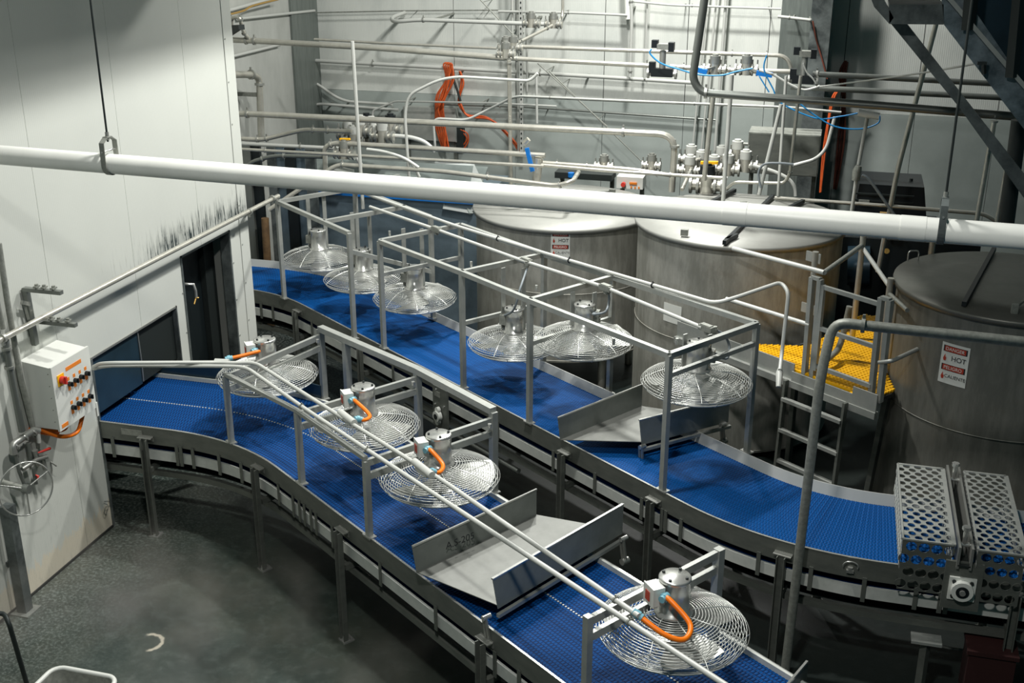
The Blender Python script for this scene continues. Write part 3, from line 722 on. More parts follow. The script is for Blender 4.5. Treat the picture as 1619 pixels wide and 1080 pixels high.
# ================================================================== WHITE OVERHEAD PIPE
ZP = 3.7
wa, wbp = PZ(0, 245, ZP), PZ(1619, 375, ZP); dw = (wbp-wa).normalized(); L0 = wa-dw*.55; L1 = wbp+dw*1.2
wp = thing('overhead_pipe', 'thick white plastic pipe slung across the whole view', 'pipe', wa)
MB().cyl(L0, L1, .0625, 28).build('tube', 'wpipe', wp)
for x in (1180, 1462):
    p = PZ(x, 340 if x < 1300 else 363, ZP); t = (p-wa).dot(dw); p = wa+dw*t
    MB().cyl(p-dw*.12, p+dw*.004, .0645, 28).build('coupling', 'wpipe', wp)
def hanger(label, px_, py_, top, dark):
    p = PZ(px_, py_, ZP); p = wa+dw*((p-wa).dot(dw)); root = thing('pipe_hanger', label, 'hanger', p+UZ*.2)
    u = dw.cross(UZ).normalized(); b = MB(); pts = []
    for i in range(13):
        a = R(180)+R(180)*i/12; pts.append(p+u*.068*math.cos(a)+UZ*.068*math.sin(a))
    pts = [p+UZ*.17-u*.02, p+UZ*.14-u*.065]+pts+[p+UZ*.14+u*.065, p+UZ*.17+u*.02]
    for a, c in zip(pts[:-1], pts[1:]): b.bar(a, c, .035, .005, u if abs((c-a).normalized().dot(UZ)) > .7 else UZ)
    b.bar(p+UZ*.17-u*.025, p+UZ*.17+u*.025, .035, .006)
    b.build('clevis_strap', 'beam' if dark else 'galv', root)
    MB().cyl(p+UZ*.085-u*.075, p+UZ*.085+u*.075, .006, 8).build('cross_bolt', 'chrome', root)
    MB().cyl(p+UZ*.14, V((p.x+top[0], p.y+top[1], 7.3)), .0065, 8).build('threaded_rod', 'dark', root)
    MB().cyl(p+UZ*.15, p+UZ*.2, .012, 6).build('nut', 'steel', root)
hanger('clevis hanger and rod holding the white pipe against the white wall', 187, 255, (0, 0), False)
hanger('dark clevis hanger and rod holding the white pipe above the third tank', 1488, 365, (0, 0), True)
# ================================================================== LEFT WALL FITTINGS
pa = PX(-30, 553, XW+.13); pb = PX(440, 310, XW+.13)
rl = thing('wall_rail_pipe', 'long steel pipe running along the white wall over the doorway', 'pipe', pa)
MB().cyl(pa, pb, .024, 14).build('tube', 'pipe', rl)
for x, y in ((4, 535), (394, 335), (430, 314)): 
    p = PX(x, y, XW+.13); d = (pb-pa).normalized(); MB().cyl(p-d*.012, p+d*.012, .036, 14).box(p-UZ*.04, (.02, .02, .03)).build('clamp', 'steel', rl)
MB().bar(PX(390, 338, XW+.13), PX(390, 338, XW), .02, .02).build('stand_off', 'steel', rl)
# control box
cbx = thing('control_box', 'white control box with orange labels mounted on the wall beside the hatch', 'control box', (XW, 7.3, 1.65))
y0, y1, z0, z1 = 7.075, 7.545, 1.385, 1.90
cx = XW+.30
b = MB().prism([(XW+.02, y0, z0), (cx-.02, y0, z0), (cx-.02, y0, z1), (XW+.02, y0, z1+.035)], (0, y1-y0, 0)); b.build('enclosure', 'white', cbx)
MB().box2((cx-.018, y0-.008, z0-.012), (cx, y1+.008, z1+.008)).build('door', 'white', cbx)
MB().box2((cx, y0+.16, z1-.085), (cx+.002, y0+.36, z1-.055)).build('title_label', 'olabel', cbx)
MB().box2((cx, y0+.02, z0+.005), (cx+.002, y0+.10, z0+.035)).build('lower_label', 'olabel', cbx)
for r_ in range(2):
    for k in range(4):
        yy = y0+.175+.075*k; zz = z1-.195-.20*r_
        t = MB().box2((cx, yy-.016, zz-.055), (cx+.002, yy+.016, zz-.005)).build('switch_label', 'olabel', cbx)
        MB().box2((cx, yy-.014, zz+.028), (cx+.002, yy+.014, zz+.055)).build('switch_tag', 'olabel', cbx)
        MB().cyl((cx, yy, zz), (cx+.03, yy, zz), .019, 12).box((cx+.033, yy, zz), (.012, .012, .036)).build('switch', 'black', cbx)
ms = MB().box2((cx, y0+.045, z1-.17), (cx+.006, y0+.125, z1-.08)).build('switch_plate', 'yellow', cbx)
MB().cyl((cx+.006, y0+.085, z1-.125), (cx+.04, y0+.085, z1-.125), .03, 16).box((cx+.045, y0+.085, z1-.125), (.02, .018, .06)).build('rotary_handle', 'red', ms)
MB().box2((cx-.01, y1-.0, z0-.09), (cx+.003, y1+.02, z0+.03)).build('hinge_tab', 'white', cbx)
b = MB()
for z in (1.45, 1.55, 1.65, 1.75, 1.85): b.cyl((cx-.04, y0, z), (cx-.04, y0-.004, z), .004, 6)
b.build('screw', 'galv', cbx)
for i, (ya, yb, dz, lb) in enumerate([(7.13, 7.47, .16, 'orange cable looping deepest under the control box'), (7.12, 7.35, .10, 'orange cable looping shallowly under the control box'), (7.11, 7.28, .13, 'short orange cable behind the others under the control box')]):
    xx = XW+.22-.05*i
    pts = [(xx-.12, ya-.03, z0-.03), (xx-.02, ya+.06, z0-dz*.75), (xx, (ya+yb)/2+.06, z0-dz), (xx, yb-.02, z0-dz*.5), (xx, yb+.02, z0+.0)]
    o = MB().tube(spline(pts), .017, 10).build('orange_cable', 'orange', at=pts[0]); tag(o, lb, 'cable')
# strut brackets
br = thing('strut_bracket', 'steel strut with two arms fixed to the wall above the control box', 'bracket', PX(45, 500, XW))
q = lambda x, y, d=.0: PX(x, y, XW+d)
MB().bar(q(40, 455, .03), q(56, 545, .03), .045, .04, (1, 0, 0)).build('strut', 'dpipe', br)
for (x, y, x2, y2) in ((38, 457, 85, 463), (62, 508, 100, 517)):
    a = q(x, y, .03); c = V((a.x+.33, a.y, a.z)); MB().bar(a, c, .042, .03).build('arm', 'dpipe', br)
    for t in (.35, .55, .8): p = a.lerp(c, t); MB().cyl(p, p+UZ*.05, .014, 8).box(p+UZ*.03, (.03, .05, .012)).build('pipe_clip', 'galv', br)
MB().bar(q(34, 478, .06), q(47, 481, .06), .02, .03).bar(q(38, 480, .05), q(45, 505, .05), .02, .01).build('strap_end', 'galv', br)
# vertical service pipes
pipe('grey conduit rising on the wall left of the strut bracket', [q(-2, 385, .05), q(12, 480, .05), q(33, 600, .05), q(56, 690, .05)], .022, 'galv', rad=.05)
pipe('thin rusty pipe rising at the left edge of the photo', [q(-12, 440, .04), q(5, 520, .04)], .018, 'galv')
pipe('steel pipe with clamps dropping from the long wall pipe at the left edge', [q(8, 535, .11), q(14, 575, .11), q(35, 682, .11)], .026, 'dpipe', clamps=(1.05, .4))
pipe('pale conduit running down beside the control box', [q(26, 545, .04), q(38, 610, .04), q(52, 680, .04)], .014, 'conduit')
m1 = thing('hose_manifold', 'steel hose manifold with red handled valves under the control box', 'valve', q(50, 720))
MB().tube(fillet([q(22, 718, .10), q(20, 703, .10), q(54, 680, .10), q(62, 682, .12)], .04), .028, 12).build('header', 'steel', m1)
for x, y in ((38, 692), (52, 684), (24, 706)): p = q(x, y, .10); MB().ring(p, .032, .008, 20, 6, (0, .6, .4)).build('union', 'chrome', m1)
MB().tube([q(60, 682, .12), q(62, 700, .12)], .016, 10).build('nozzle', 'conduit', m1)
MB().tube([q(24, 715, .10), q(30, 745, .10), q(42, 775, .10)], .014, 10).build('drop_pipe', 'dpipe', m1)
MB().tube([q(45, 700, .08), q(50, 730, .08)], .022, 10).build('drop_pipe', 'dpipe', m1)
MB().tube([q(35, 742, .12), q(58, 727, .14), q(74, 722, .16)], .018, 10).cyl(q(55, 712, .12), q(62, 735, .12), .022, 10).cyl(q(66, 722, .13), q(72, 742, .13), .02, 10).build('valve_body', 'steel', m1)
MB().cyl(q(53, 740, .14), q(57, 765, .14), .016, 10).build('valve_body', 'dpipe', m1)
MB().tube([q(60, 716, .15), q(66, 714, .17), q(79, 709, .17)], [.006, .009, .012], 8).build('valve_handle', 'red', m1)
MB().tube([q(56, 751, .15), q(60, 753, .17), q(60, 758, .17)], [.006, .01, .01], 8).build('valve_handle', 'red', m1)
MB().tube([q(79, 730, .14), q(84, 733, .16), q(89, 737, .16)], .006, 6).tube([q(80, 732, .14), q(82, 743, .14), q(81, 753, .14)], .007, 6).build('trigger', 'steel', m1)
hr = thing('wire_hoop', 'bare wire handwheel hoop on a stub pipe beside the dark post', 'wheel', q(41, 773, .3))
hc = q(41, 773, .28); hx = V((.55, .83, 0)).normalized(); hz = UZ
rw_ = 43*mpp(hc)
MB().tube([hc+(hx*math.cos(2*math.pi*i/48)*.92+hz*math.sin(2*math.pi*i/48))*rw_*1.06 for i in range(48)], .006, 6, closed=True).build('rim', 'chrome', hr)
b = MB()
for a_ in (25, 155, 270): b.tube([hc, hc+(hx*math.cos(R(a_))*.92+hz*math.sin(R(a_)))*rw_*1.06], .006, 6)
b.build('spoke', 'chrome', hr)
MB().cyl(hc-V((.02, 0, 0)), hc+V((.03, 0, 0)), .035, 14).build('hub', 'dpipe', hr)
pipe('stub pipe carrying the handwheel hoop out from the wall', [V((XW, hc.y-.03, hc.z+.06)), hc-V((.03, 0, 0))], .024, 'galv')
MB_ = MB().cyl((XW, hc.y-.03, hc.z+.06), (XW+.012, hc.y-.03, hc.z+.06), .09, 20).build('wall_flange', 'dpipe', at=(XW, hc.y, hc.z)); tag(MB_, 'round dark wall flange behind the stub pipe', 'flange')
po = thing('steel_post', 'dark square steel post standing on the floor against the white wall', 'post', PZ(42, 968, 0))
pb0 = PZ(40, 966, 0); MB().box(pb0+UZ*.47, (.085, .085, .94)).build('shaft', 'beam', po); MB().box(pb0+UZ*.005, (.17, .17, .01)).build('base_plate', 'galv', po)
MB().bar(pb0+UZ*.42, V((XW, pb0.y, .42)), .04, .04).build('wall_tie', 'beam', po)
gr = PZ(40, 1075, .2)
pipe('bent dark guard rail at the bottom left corner', [PZ(-40, 985, .62), PZ(5, 967, .62), PZ(14, 985, .58), PZ(45, 1090, 0)], .017, 'dark', 'guard rail', 'guard_rail', .08)
# white rimmed tub at the bottom edge
tb = PZ(135, 1066, .62); tr = thing('utility_tub', 'white rimmed tub at the very bottom left of the floor', 'tub', (tb.x, tb.y-.16, 0))
def rrect(c, a, b_, r, z, k=6):
    out = []
    for sx, sy, a0 in ((1, 1, 0), (-1, 1, 90), (-1, -1, 180), (1, -1, 270)):
        for i in range(k+1):
            t = R(a0+90*i/k); out.append(V((c.x+sx*(a-r)+r*math.cos(t), c.y+sy*(b_-r)+r*math.sin(t), z)))
    return out
tc_ = V((tb.x, tb.y-.17, 0)); 
MB().tube(rrect(tc_, .235, .19, .08, .62), .016, 8, closed=True).build('rim', 'white', tr)
rb = rrect(tc_, .22, .175, .08, .62); rb2 = rrect(tc_, .18, .14, .07, .25); k = len(rb)
MB().add(rb+rb2, [(i, (i+1) % k, k+(i+1) % k, k+i) for i in range(k)]+[tuple(range(k, 2*k))], True).build('basin', 'galv', tr)
for sx in (-1, 1):
    for sy in (-1, 1): MB().cyl((tc_.x+sx*.14, tc_.y+sy*.1, 0), (tc_.x+sx*.14, tc_.y+sy*.1, .27), .016, 8).build('leg', 'galv', tr)
vd = thing('door_hose_valve', 'small brass tipped hose valve just inside the dark doorway', 'valve', (XW-.2, 9.6, 1.6))
MB().tube([PX(290, 449, XW-.2), PX(306, 450, XW-.1), PX(309, 460, XW-.1), PX(310, 470, XW-.1)], .016, 8).build('body', 'chrome', vd)
MB().tube([PX(310, 470, XW-.1), PX(307, 481, XW-.1)], .009, 8).tube([PX(309, 471, XW-.1), PX(314, 471, XW-.08)], .008, 8).build('tip', 'brass', vd)
ho = thing('wire_hook', 'small loose wire loop hanging on the wall foot beside the conveyor', 'hook', PX(168, 800, XW))
MB().tube(spline([PX(165, 793, XW+.01), PX(172, 793, XW+.02), PX(173, 800, XW+.02), PX(167, 802, XW+.02), PX(165, 810, XW+.02), PX(168, 814, XW+.02), PX(170, 804, XW+.02)]), .003, 5).build('loop', 'dpipe', ho)
# ================================================================== TANKS
def tank(label, c, zt_, D, zb, bars, shell='tank', lidm='lid'):
    c = V((c[0], c[1], 0)); r = D/2; root = thing('steel_tank', label, 'tank', c)
    rs = r-.035
    MB().lathe([(rs, zb), (rs, zt_-.03)], c, 72).build('shell', shell, root)
    MB().lathe([(0, zb-.03), (rs*.6, zb-.02), (rs, zb)], c, 72).build('bottom', shell, root)
    for zz in (zb+.02, zb+(zt_-zb)*.52): MB().ring(c+UZ*zz, rs, .006, 72, 5).build('weld_seam', shell, root)
    ld = MB().lathe([(rs-.02, zt_-.05), (r, zt_-.05), (r+.005, zt_-.02), (r, zt_), (r*.6, zt_+.012), (0, zt_+.02)], c, 72).build('lid', lidm, root)
    for a in range(6):
        an = a*math.pi/3+.3; p = c+V((math.cos(an), math.sin(an), 0))*rs*.8
        MB().cyl(p, p+UZ*(zb+.02), .045, 12).build('leg', 'pipe', root)
    return root, ld
T1c, T1z, T1D = PZ(892, 325, 1.95), 1.95, 2.08
T2c, T2z, T2D = PZ(1170, 345, 2.2), 2.2, 2.12
T3c, T3z, T3D = PZ(1605, 450, 2.2), 2.2, 1.96
t1, l1 = tank('smallest looking steel tank, leftmost of the three', T1c, T1z, T1D, .42, [])
t2, l2 = tank('middle steel tank with white paper taped to its side', T2c, T2z, T2D, .06, [])
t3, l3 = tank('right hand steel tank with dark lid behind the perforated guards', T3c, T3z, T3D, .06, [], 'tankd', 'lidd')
def lidbar(ld, x0, y0, x1, y1, z, m='black', w_=.035): a, c = PZ(x0, y0, z+.035), PZ(x1, y1, z+.035); MB().bar(a, c, w_, .04).build('hinge_bar', m, ld)
lidbar(l2, 1100, 332, 1162, 301, T2z); lidbar(l2, 1145, 384, 1222, 310, T2z); lidbar(l2, 1235, 335, 1270, 318, T2z); lidbar(l2, 1148, 380, 1165, 372, T2z)
lidbar(l3, 1524, 481, 1572, 393, T3z)
lidbar(l1, 850, 313, 965, 304, T1z, 'frame', .02)
for ld, x, y, z in ((l2, 1175, 327, T2z), (l2, 1082, 372, T2z), (l1, 968, 307, T1z), (l1, 1001, 322, T1z)):
    p = PZ(x, y, z+.02); MB().box(p+UZ*.03, (.07, .05, .06)).build('hinge_block', 'galv', ld)
p = PZ(1435, 412, T3z); MB().tube(fillet([p, p+UZ*.09, p+V((.09, .03, .09)), p+V((.09, .03, 0))], .03), .007, 8).build('handle', 'chrome', l3)
p = PZ(1603, 496, T3z); MB().box(p+UZ*.03, (.05, .04, .10)).bar(p+UZ*.05, p+V((.15, .2, .12)), .02, .02).build('latch', 'galv', l3)
# signs on curved shells
def on_shell(c, D, x, y):
    r = D/2-.035; d = ray(x, y); o = CP.copy(); c = V((c[0], c[1], 0))
    a = d.x**2+d.y**2; b_ = 2*((o.x-c.x)*d.x+(o.y-c.y)*d.y); k = (o.x-c.x)**2+(o.y-c.y)**2-r*r
    t = (-b_-math.sqrt(b_*b_-4*a*k))/(2*a); p = o+d*t; nr_ = V((p.x-c.x, p.y-c.y, 0)).normalized(); return p, nr_
def sheet(c, D, p, nr_, wd, ht, m, parent, name, off=.004, k=8):
    r = D/2-.035+off; c = V((c[0], c[1], 0)); a0 = math.atan2(nr_.y, nr_.x); da = wd/r; vs = []; 
    for rr in (r, r+.002):
        for i in range(k+1):
            a = a0-da/2+da*i/k
            for z in (-ht/2, ht/2): vs.append((c.x+rr*math.cos(a), c.y+rr*math.sin(a), p.z+z))
    n_ = 2*(k+1); fs = []
    for i in range(k): fs += [(n_+2*i, n_+2*i+2, n_+2*i+3, n_+2*i+1), (2*i, 2*i+1, 2*i+3, 2*i+2), (2*i+1, n_+2*i+1, n_+2*i+3, 2*i+3), (2*i, 2*i+2, n_+2*i+2, n_+2*i)]
    return MB().add(vs, fs).build(name, m, parent)
def sign(label, c, D, x, y, h, tilt=0):
    p, nr_ = on_shell(c, D, x, y); wd = h*.68; root = thing('danger_sign', label, 'sign', p)
    sheet(c, D, p, nr_, wd, h, 'paper', root, 'plate')
    rz = math.atan2(nr_.y, nr_.x)+R(90); ax = V((math.cos(rz), math.sin(rz), 0))
    for k, word in ((.36, 'DANGER'), (-.10, 'PELIGRO')):
        q_ = p+UZ*h*k
        sheet(c, D, q_, nr_, wd*.86, h*.15, 'ink', root, 'banner', .0055); sheet(c, D, q_, nr_, wd*.76, h*.125, 'tanksign', root, 'banner', .0075)
        text(word, h*.115, q_+nr_*.0115, (R(90), 0, rz), 'paper', root)
    for k, word, sz, dx in ((.14, 'HOT', .17, .16), (-.31, 'CALIENTE', .115, .11)):
        text(word, h*sz, p+UZ*h*k+nr_*.009+ax*wd*dx, (R(90), 0, rz), 'ink', root)
        f = p+UZ*h*k-ax*wd*.34+nr_*.008; s_ = h*.1
        poly = [(-.35, -.8), (.35, -.8), (.55, -.2), (.35, .25), (.2, -.05), (.05, .9), (-.3, .3), (-.55, -.2)]
        MB().prism([f+ax*u_*s_*.7+UZ*v_*s_ for u_, v_ in poly], nr_*.001).build('flame', 'tanksign', root)
    return root
sign('white danger hot sign on the leftmost tank', T1c, T1D, 886, 386, .30)
sign('white danger hot sign on the right hand tank', T3c, T3D, 1508, 577, .345)
p, nr_ = on_shell(T2c, T2D, 1063, 496); o = sheet(T2c, T2D, p, nr_, .22, .19, 'paper', None, 'paper_sheet'); tag(o, 'blank white paper sheet taped to the middle tank', 'paper')
# ================================================================== PLATFORM between the tanks
ZD = 1.35
pf = thing('work_platform', 'yellow grating work platform with steel rails and ladder between two tanks', 'platform', W(.4, 4.6, 0))
def G(s, n, z=ZD): return W(s, n, z)
dk = [(-.36, 4.24), (1.22, 4.16), (1.24, 4.45), (.72, 5.0), (.55, 6.1), (-.10, 5.9), (.10, 4.75)]
MB().prism([G(s, n, ZD-.05) for s, n in dk], (0, 0, .03)).build('deck_plate', 'void', pf)
def inside(s, n):
    c = False; j = len(dk)-1
    for i in range(len(dk)):
        (xi_, yi), (xj, yj) = dk[i], dk[j]
        if (yi > n) != (yj > n) and s < (xj-xi_)*(n-yi)/(yj-yi)+xi_: c = not c
        j = i
    return c
b = MB(); mR = Matrix((DS, DN, UZ)).transposed(); stp = .04
for i in range(-10, 33):
    for j in range(0, 50):
        s_, n_ = i*stp, 4.17+j*stp
        if not inside(s_, n_): continue
        b.box(G(s_, n_, ZD-.012), (stp, .022, .02), mR); b.box(G(s_, n_+stp/2, ZD-.0125), (.022, stp, .02), mR)
stuff(b.build('grating', 'yellow', pf))
MB().prism([G(-1.0, 4.17, ZD-.14), G(.42, 4.17, ZD-.14), G(.42, 4.17, ZD+.06), G(-1.0, 4.17, ZD+.06)], DN*.012).build('toe_board', 'frame', pf)
MB().prism([G(-1.0, 4.13, ZD-.15), G(1.30, 4.13, ZD-.15), G(1.30, 4.13, ZD-.09), G(-1.0, 4.13, ZD-.09)], DN*.05).build('edge_channel', 'frame', pf)
MB().prism([G(.42, 4.14, ZD-.10), G(1.06, 4.14, ZD-.10), G(1.06, 4.14, ZD+.0), G(.42, 4.14, ZD+.0)], DN*.012).build('toe_board', 'frame', pf)
MB().prism([G(1.06, 4.14, ZD-.14), G(1.30, 4.14, ZD-.14), G(1.30, 4.14, ZD+.07), G(1.06, 4.14, ZD+.07)], DN*.012).build('toe_board', 'frame', pf)
ZR = ZD+.94
MB().cyl(G(-.36, 4.16, ZR), G(.60, 4.22, ZR), .022, 12).build('top_rail', 'conduit', pf)
MB().cyl(G(-.40, 4.16, ZD+.45), G(.52, 4.2, ZD+.45), .020, 12).build('mid_rail', 'conduit', pf)
for s_, n_, h in ((.25, 4.55, .98), (.24, 5.25, 1.02), (.90, 4.75, .86), (.55, 5.9, .9)): MB().cyl(G(s_, n_), G(s_, n_, ZD+h), .028, 12).build('rail_post', 'pipe', pf)
MB().cyl(G(.6, 4.22, ZR), G(.24, 5.25, ZR-.03), .022, 12).build('top_rail', 'galv', pf)
MB().cyl(G(.24, 5.25, ZR-.05), G(.90, 4.75, ZD+.78), .02, 12).build('cross_rail', 'conduit', pf)
MB().tube(fillet([G(.90, 4.75, ZD+.72), G(1.25, 4.5, ZD+.72)], .05), .02, 10).build('cross_rail', 'galv', pf)
for s_, n_, zz in ((.12, 4.7, .87), (.12, 4.7, .38), (1.0, 4.9, .75)): MB().box(G(s_, n_, ZD+zz), (.16, .01, .09), mR).build('tab_plate', 'frame', pf)
MB().tube(spline([G(.52, 4.75, ZD+.5), G(.50, 4.7, ZD+.15), G(.56, 4.5, ZD+.1), G(.56, 4.22, ZD+.02)]), .028, 10).build('brace_tube', 'galv', pf)
for s_ in (.50, 1.19):
    zt_ = ZD+.88
    for o in (0, .085):
        MB().bar(G(s_+o, 4.22, ZD-.02), G(s_+o+.0, 4.2, zt_), .04, .05, DN).build('ladder_stile', 'frame', pf)
    MB().bar(G(s_, 4.2, zt_), G(s_+.085, 4.2, zt_), .045, .03).build('stile_cap', 'frame', pf)
for zz in (.82, .45, .10): MB().bar(G(.62, 4.2, ZD+zz), G(1.19, 4.2, ZD+zz), .03, .035).build('gate_rail', 'frame', pf)
MB().bar(G(.62, 4.2, ZD+.84), G(.62, 4.2, ZD+.06), .035, .035).build('gate_stile', 'frame', pf)
b = MB().tube(fillet([G(1.24, 4.2, ZD+.33), G(1.36, 4.18, ZD+.38), G(1.36, 4.6, ZD+.40)], .06), .018, 10); b.build('gate_latch', 'frame', pf)
for s_ in (.40, 1.03): MB().bar(G(s_, 4.05, .0), G(s_, 4.10, ZD-.08), .05, .025).build('ladder_rail', 'rail', pf)
for k in range(4): MB().bar(G(.40, 4.07, .20+.30*k), G(1.03, 4.07, .20+.30*k), .045, .03).build('rung', 'frame', pf)
MB().bar(G(1.1, 4.6, ZD-.1), W(1.0, 4.6, 0), .05, .05).build('leg', 'rail', pf); MB().bar(G(-.1, 4.9, ZD-.1), W(-.1, 4.9, 0), .05, .05).build('leg', 'rail', pf)
# ================================================================== PERFORATED GUARDS at the drive
def perforated(label, x0, x1, y0, y1, zt_, zb, nx, ny, kind):
    root = thing('perforated_guard', label, 'guard', ((x0+x1)/2, y0, zb))
    def plate(o, u, v, lu, lv, nu, nv, nm, m):
        # hexagonally staggered holes: cells tiled as octagon-holed squares
        b = MB(); o, u, v = V(o), V(u), V(v); du, dv = lu/nu, lv/nv; r = min(du, dv)*.44; tdir = u.cross(v).normalized()*.004
        for i in range(nu):
            for j in range(nv):
                sh = (.5*du if j % 2 else 0); c = o+u*(du*(i+.5)+sh-du*.25)+v*(dv*(j+.5))
                h0 = max(-du/2, -(du*(i+.5)+sh-du*.25)) if i == 0 else -du/2; 
                lo_ = -(du*(i+.5)+sh-du*.25) if i == 0 else -du/2; hi_ = lu-(du*(i+.5)+sh-du*.25) if i == nu-1 else du/2
                K = 16; inn = [c+u*r*1.0*math.cos(2*math.pi*k/K)+v*r*math.sin(2*math.pi*k/K) for k in range(K)]
                out = []
                for k in range(K):
                    cx_, cy_ = math.cos(2*math.pi*k/K), math.sin(2*math.pi*k/K); s_ = max(abs(cx_), abs(cy_)); ex = cx_/s_; ey = cy_/s_
                    out.append(c+u*((hi_ if ex > 0 else -lo_)*ex if abs(ex) > 1e-9 else 0)+v*(dv/2*ey))
                vs = inn+out+[p+tdir for p in inn]
                fs = [(k, K+k, K+(k+1) % K, (k+1) % K) for k in range(K)]+[(k, (k+1) % K, 2*K+(k+1) % K, 2*K+k) for k in range(K)]
                b.add(vs, fs)
        return b.build(nm, m, root)
    plate((x0, y0, zt_), (1, 0, 0), (0, 1, 0), x1-x0, y1-y0, nx, ny, 'top_plate', 'frame')
    plate((x0, y0, zb), (1, 0, 0), (0, 0, 1), x1-x0, zt_-zb, nx, 4, 'front_plate', 'rail')
    plate((x0, y1, 1.05), (0, -1, 0), (0, 0, 1), y1-y0, zt_-1.05, ny-3, 3, 'side_plate', 'frame')
    plate((x1, y1, 1.05), (0, -1, 0), (0, 0, 1), y1-y0, zt_-1.05, ny-3, 3, 'side_plate', 'frame')
    b = MB()
    b.bar((x0, y0, zt_), (x1, y0, zt_), .012, .012).bar((x0, y0, zt_), (x0, y1, zt_), .014, .012).bar((x1, y0, zt_), (x1, y1, zt_), .03, .012)
    b.bar((x0, y1, zt_), (x1, y1, zt_), .02, .012); b.build('edge_fold', 'frame', root)
    return root
perforated('left perforated steel guard over the far belt', .70, 1.02, 7.27, 8.40, 1.285, .90, 4, 20, 0)
perforated('right perforated steel guard over the far belt', 1.17, 1.46, 7.25, 8.40, 1.285, .90, 4, 20, 1)
dr = thing('drive_shaft_channel', 'twin steel channel with bolts between the two perforated guards', 'channel', (1.09, 7.3, 1.2))
for x in (1.055, 1.135): MB().box2((x-.008, 7.22, 1.14), (x+.008, 8.45, 1.30)).build('channel_side', 'steel', dr)
MB().box2((1.055, 7.22, 1.16), (1.135, 8.45, 1.17)).build('channel_floor', 'dark', dr)
for y in (7.36, 8.32): 
    MB().cyl((1.095, y, 1.17), (1.095, y, 1.36), .016, 10).cyl((1.095, y, 1.36), (1.095, y, 1.385), .028, 6).cyl((1.06, y, 1.25), (1.13, y, 1.25), .018, 10).build('clamp_bolt', 'chrome', dr)
bg_ = thing('flange_bearing', 'square white flange bearing on the conveyor side below the guards', 'bearing', (1.1, 7.34, 1.0))
MB().box((1.105, 7.245, .985), (.17, .03, .17)).cyl((1.105, 7.235, .985), (1.105, 7.19, .985), .07, 20).build('housing', 'white', bg_)
MB().cyl((1.105, 7.195, .985), (1.105, 7.185, .985), .042, 18).build('bore_ring', 'black', bg_); MB().cyl((1.105, 7.195, .985), (1.105, 7.175, .985), .02, 12).build('shaft_end', 'chrome', bg_)
for dx in (-.055, .055):
    for dz in (-.055, .055): MB().cyl((1.105+dx, 7.235, .985+dz), (1.105+dx, 7.22, .985+dz), .014, 6).build('bolt', 'dark', bg_)
MB().box((1.105, 7.255, 1.0), (.24, .02, .36)).build('mount_plate', 'rail', bg_)
sh = MB().cyl((1.1, 7.3, .93), (1.1, 8.4, .93), .06, 16).build('drive_drum', 'bluepl', at=(1.1, 7.3, .93)); tag(sh, 'blue drive drum seen through the right guard holes', 'drum')
ek = thing('eye_clip', 'round steel hook clip on the far conveyor side left of the guards', 'clip', PZ(1345, 895, .97))
pk = PZ(1345, 893, .98); MB().tube([pk+V((.05*math.cos(R(a)), -.02, .035*math.sin(R(a)))) for a in range(-20, 205, 15)], .005, 6).cyl(pk-UZ*.02, pk-UZ*.06, .018, 10).box(pk-UZ*.05+V((.0, 0, 0)), (.05, .03, .02)).build('body', 'chrome', ek)
sp_ = thing('spring_clip', 'small wire springs under the left perforated guard', 'spring', PZ(1450, 915, .9))
for dx in (0, .025, .05): 
    p = PZ(1446, 912, .9)+V((dx, -.02, 0)); MB().tube(spline([p, p+V((.008, 0, -.03)), p+V((.002, 0, -.06 if dx < .04 else -.10)), p+V((.014, 0, -.03))]), .003, 5).build('wire', 'chrome', sp_)
# drive gearbox seen under the near frame rail
gbx = thing('gear_plate', 'steel end plate with cast bearing below the near frame rail', 'end plate', W(-.5, 1.35, .9))
gp = PZ(697, 645, .93); MB().box(gp, (.22, .02, .40), mR).build('plate', 'rail', gbx)
MB().box(gp-DN*.015+DS*-.03+UZ*.13, (.08, .006, .05), mR).build('rating_plate', 'galv', gbx)
gc = gp-DN*.02-UZ*.07; MB().cyl(gc, gc-DN*.04, .05, 16).cyl(gc+UZ*.06-DN*.0, gc+UZ*.06-DN*.03, .028, 12).cyl(gc-UZ*.06, gc-UZ*.06-DN*.03, .028, 12).build('bearing', 'white', gbx)
MB().cyl(gc-DN*.04, gc-DN*.046, .025, 12).build('bore', 'dark', gbx)
for u_, v_ in ((-.07, .02), (.07, .04), (-.05, .17)): q_ = gp+DS*u_+UZ*v_-DN*.01; MB().cyl(q_, q_-DN*.012, .01, 6).build('bolt', 'chrome', gbx)
MB().bar(gp-UZ*.2, gp*1.0-UZ*.9, .06, .04).build('leg', 'dark', gbx)
# ================================================================== TALL GREY DROP PIPE
pipe('weathered grey drop pipe standing between the conveyors and bending right near the top', [V((.03, 7.35, 0)), PZ(1298, 590, 2.42), PZ(1318, 509, 2.76), PZ(1370, 515, 2.76), PZ(2100, 591, 2.76)], .033, 'galv', rad=.32, clamps=(2.9,), cm='galv')
# open side box end at lower right
cbn = thing('chute_end', 'dark steel side panel corner at the bottom edge beside the drop pipe', 'panel', PZ(1265, 1060, 1.1))
MB().prism([PZ(1243, 1085, 1.12), PZ(1276, 1046, 1.12), PZ(1276, 1046, 1.12)-UZ*.5, PZ(1243, 1085, 1.12)-UZ*.5], DS*.01).build('plate', 'rail', cbn)
MB().bar(PZ(1243, 1085, 1.13), PZ(1276, 1046, 1.13), .014, .014).build('edge_fold', 'chrome', cbn)

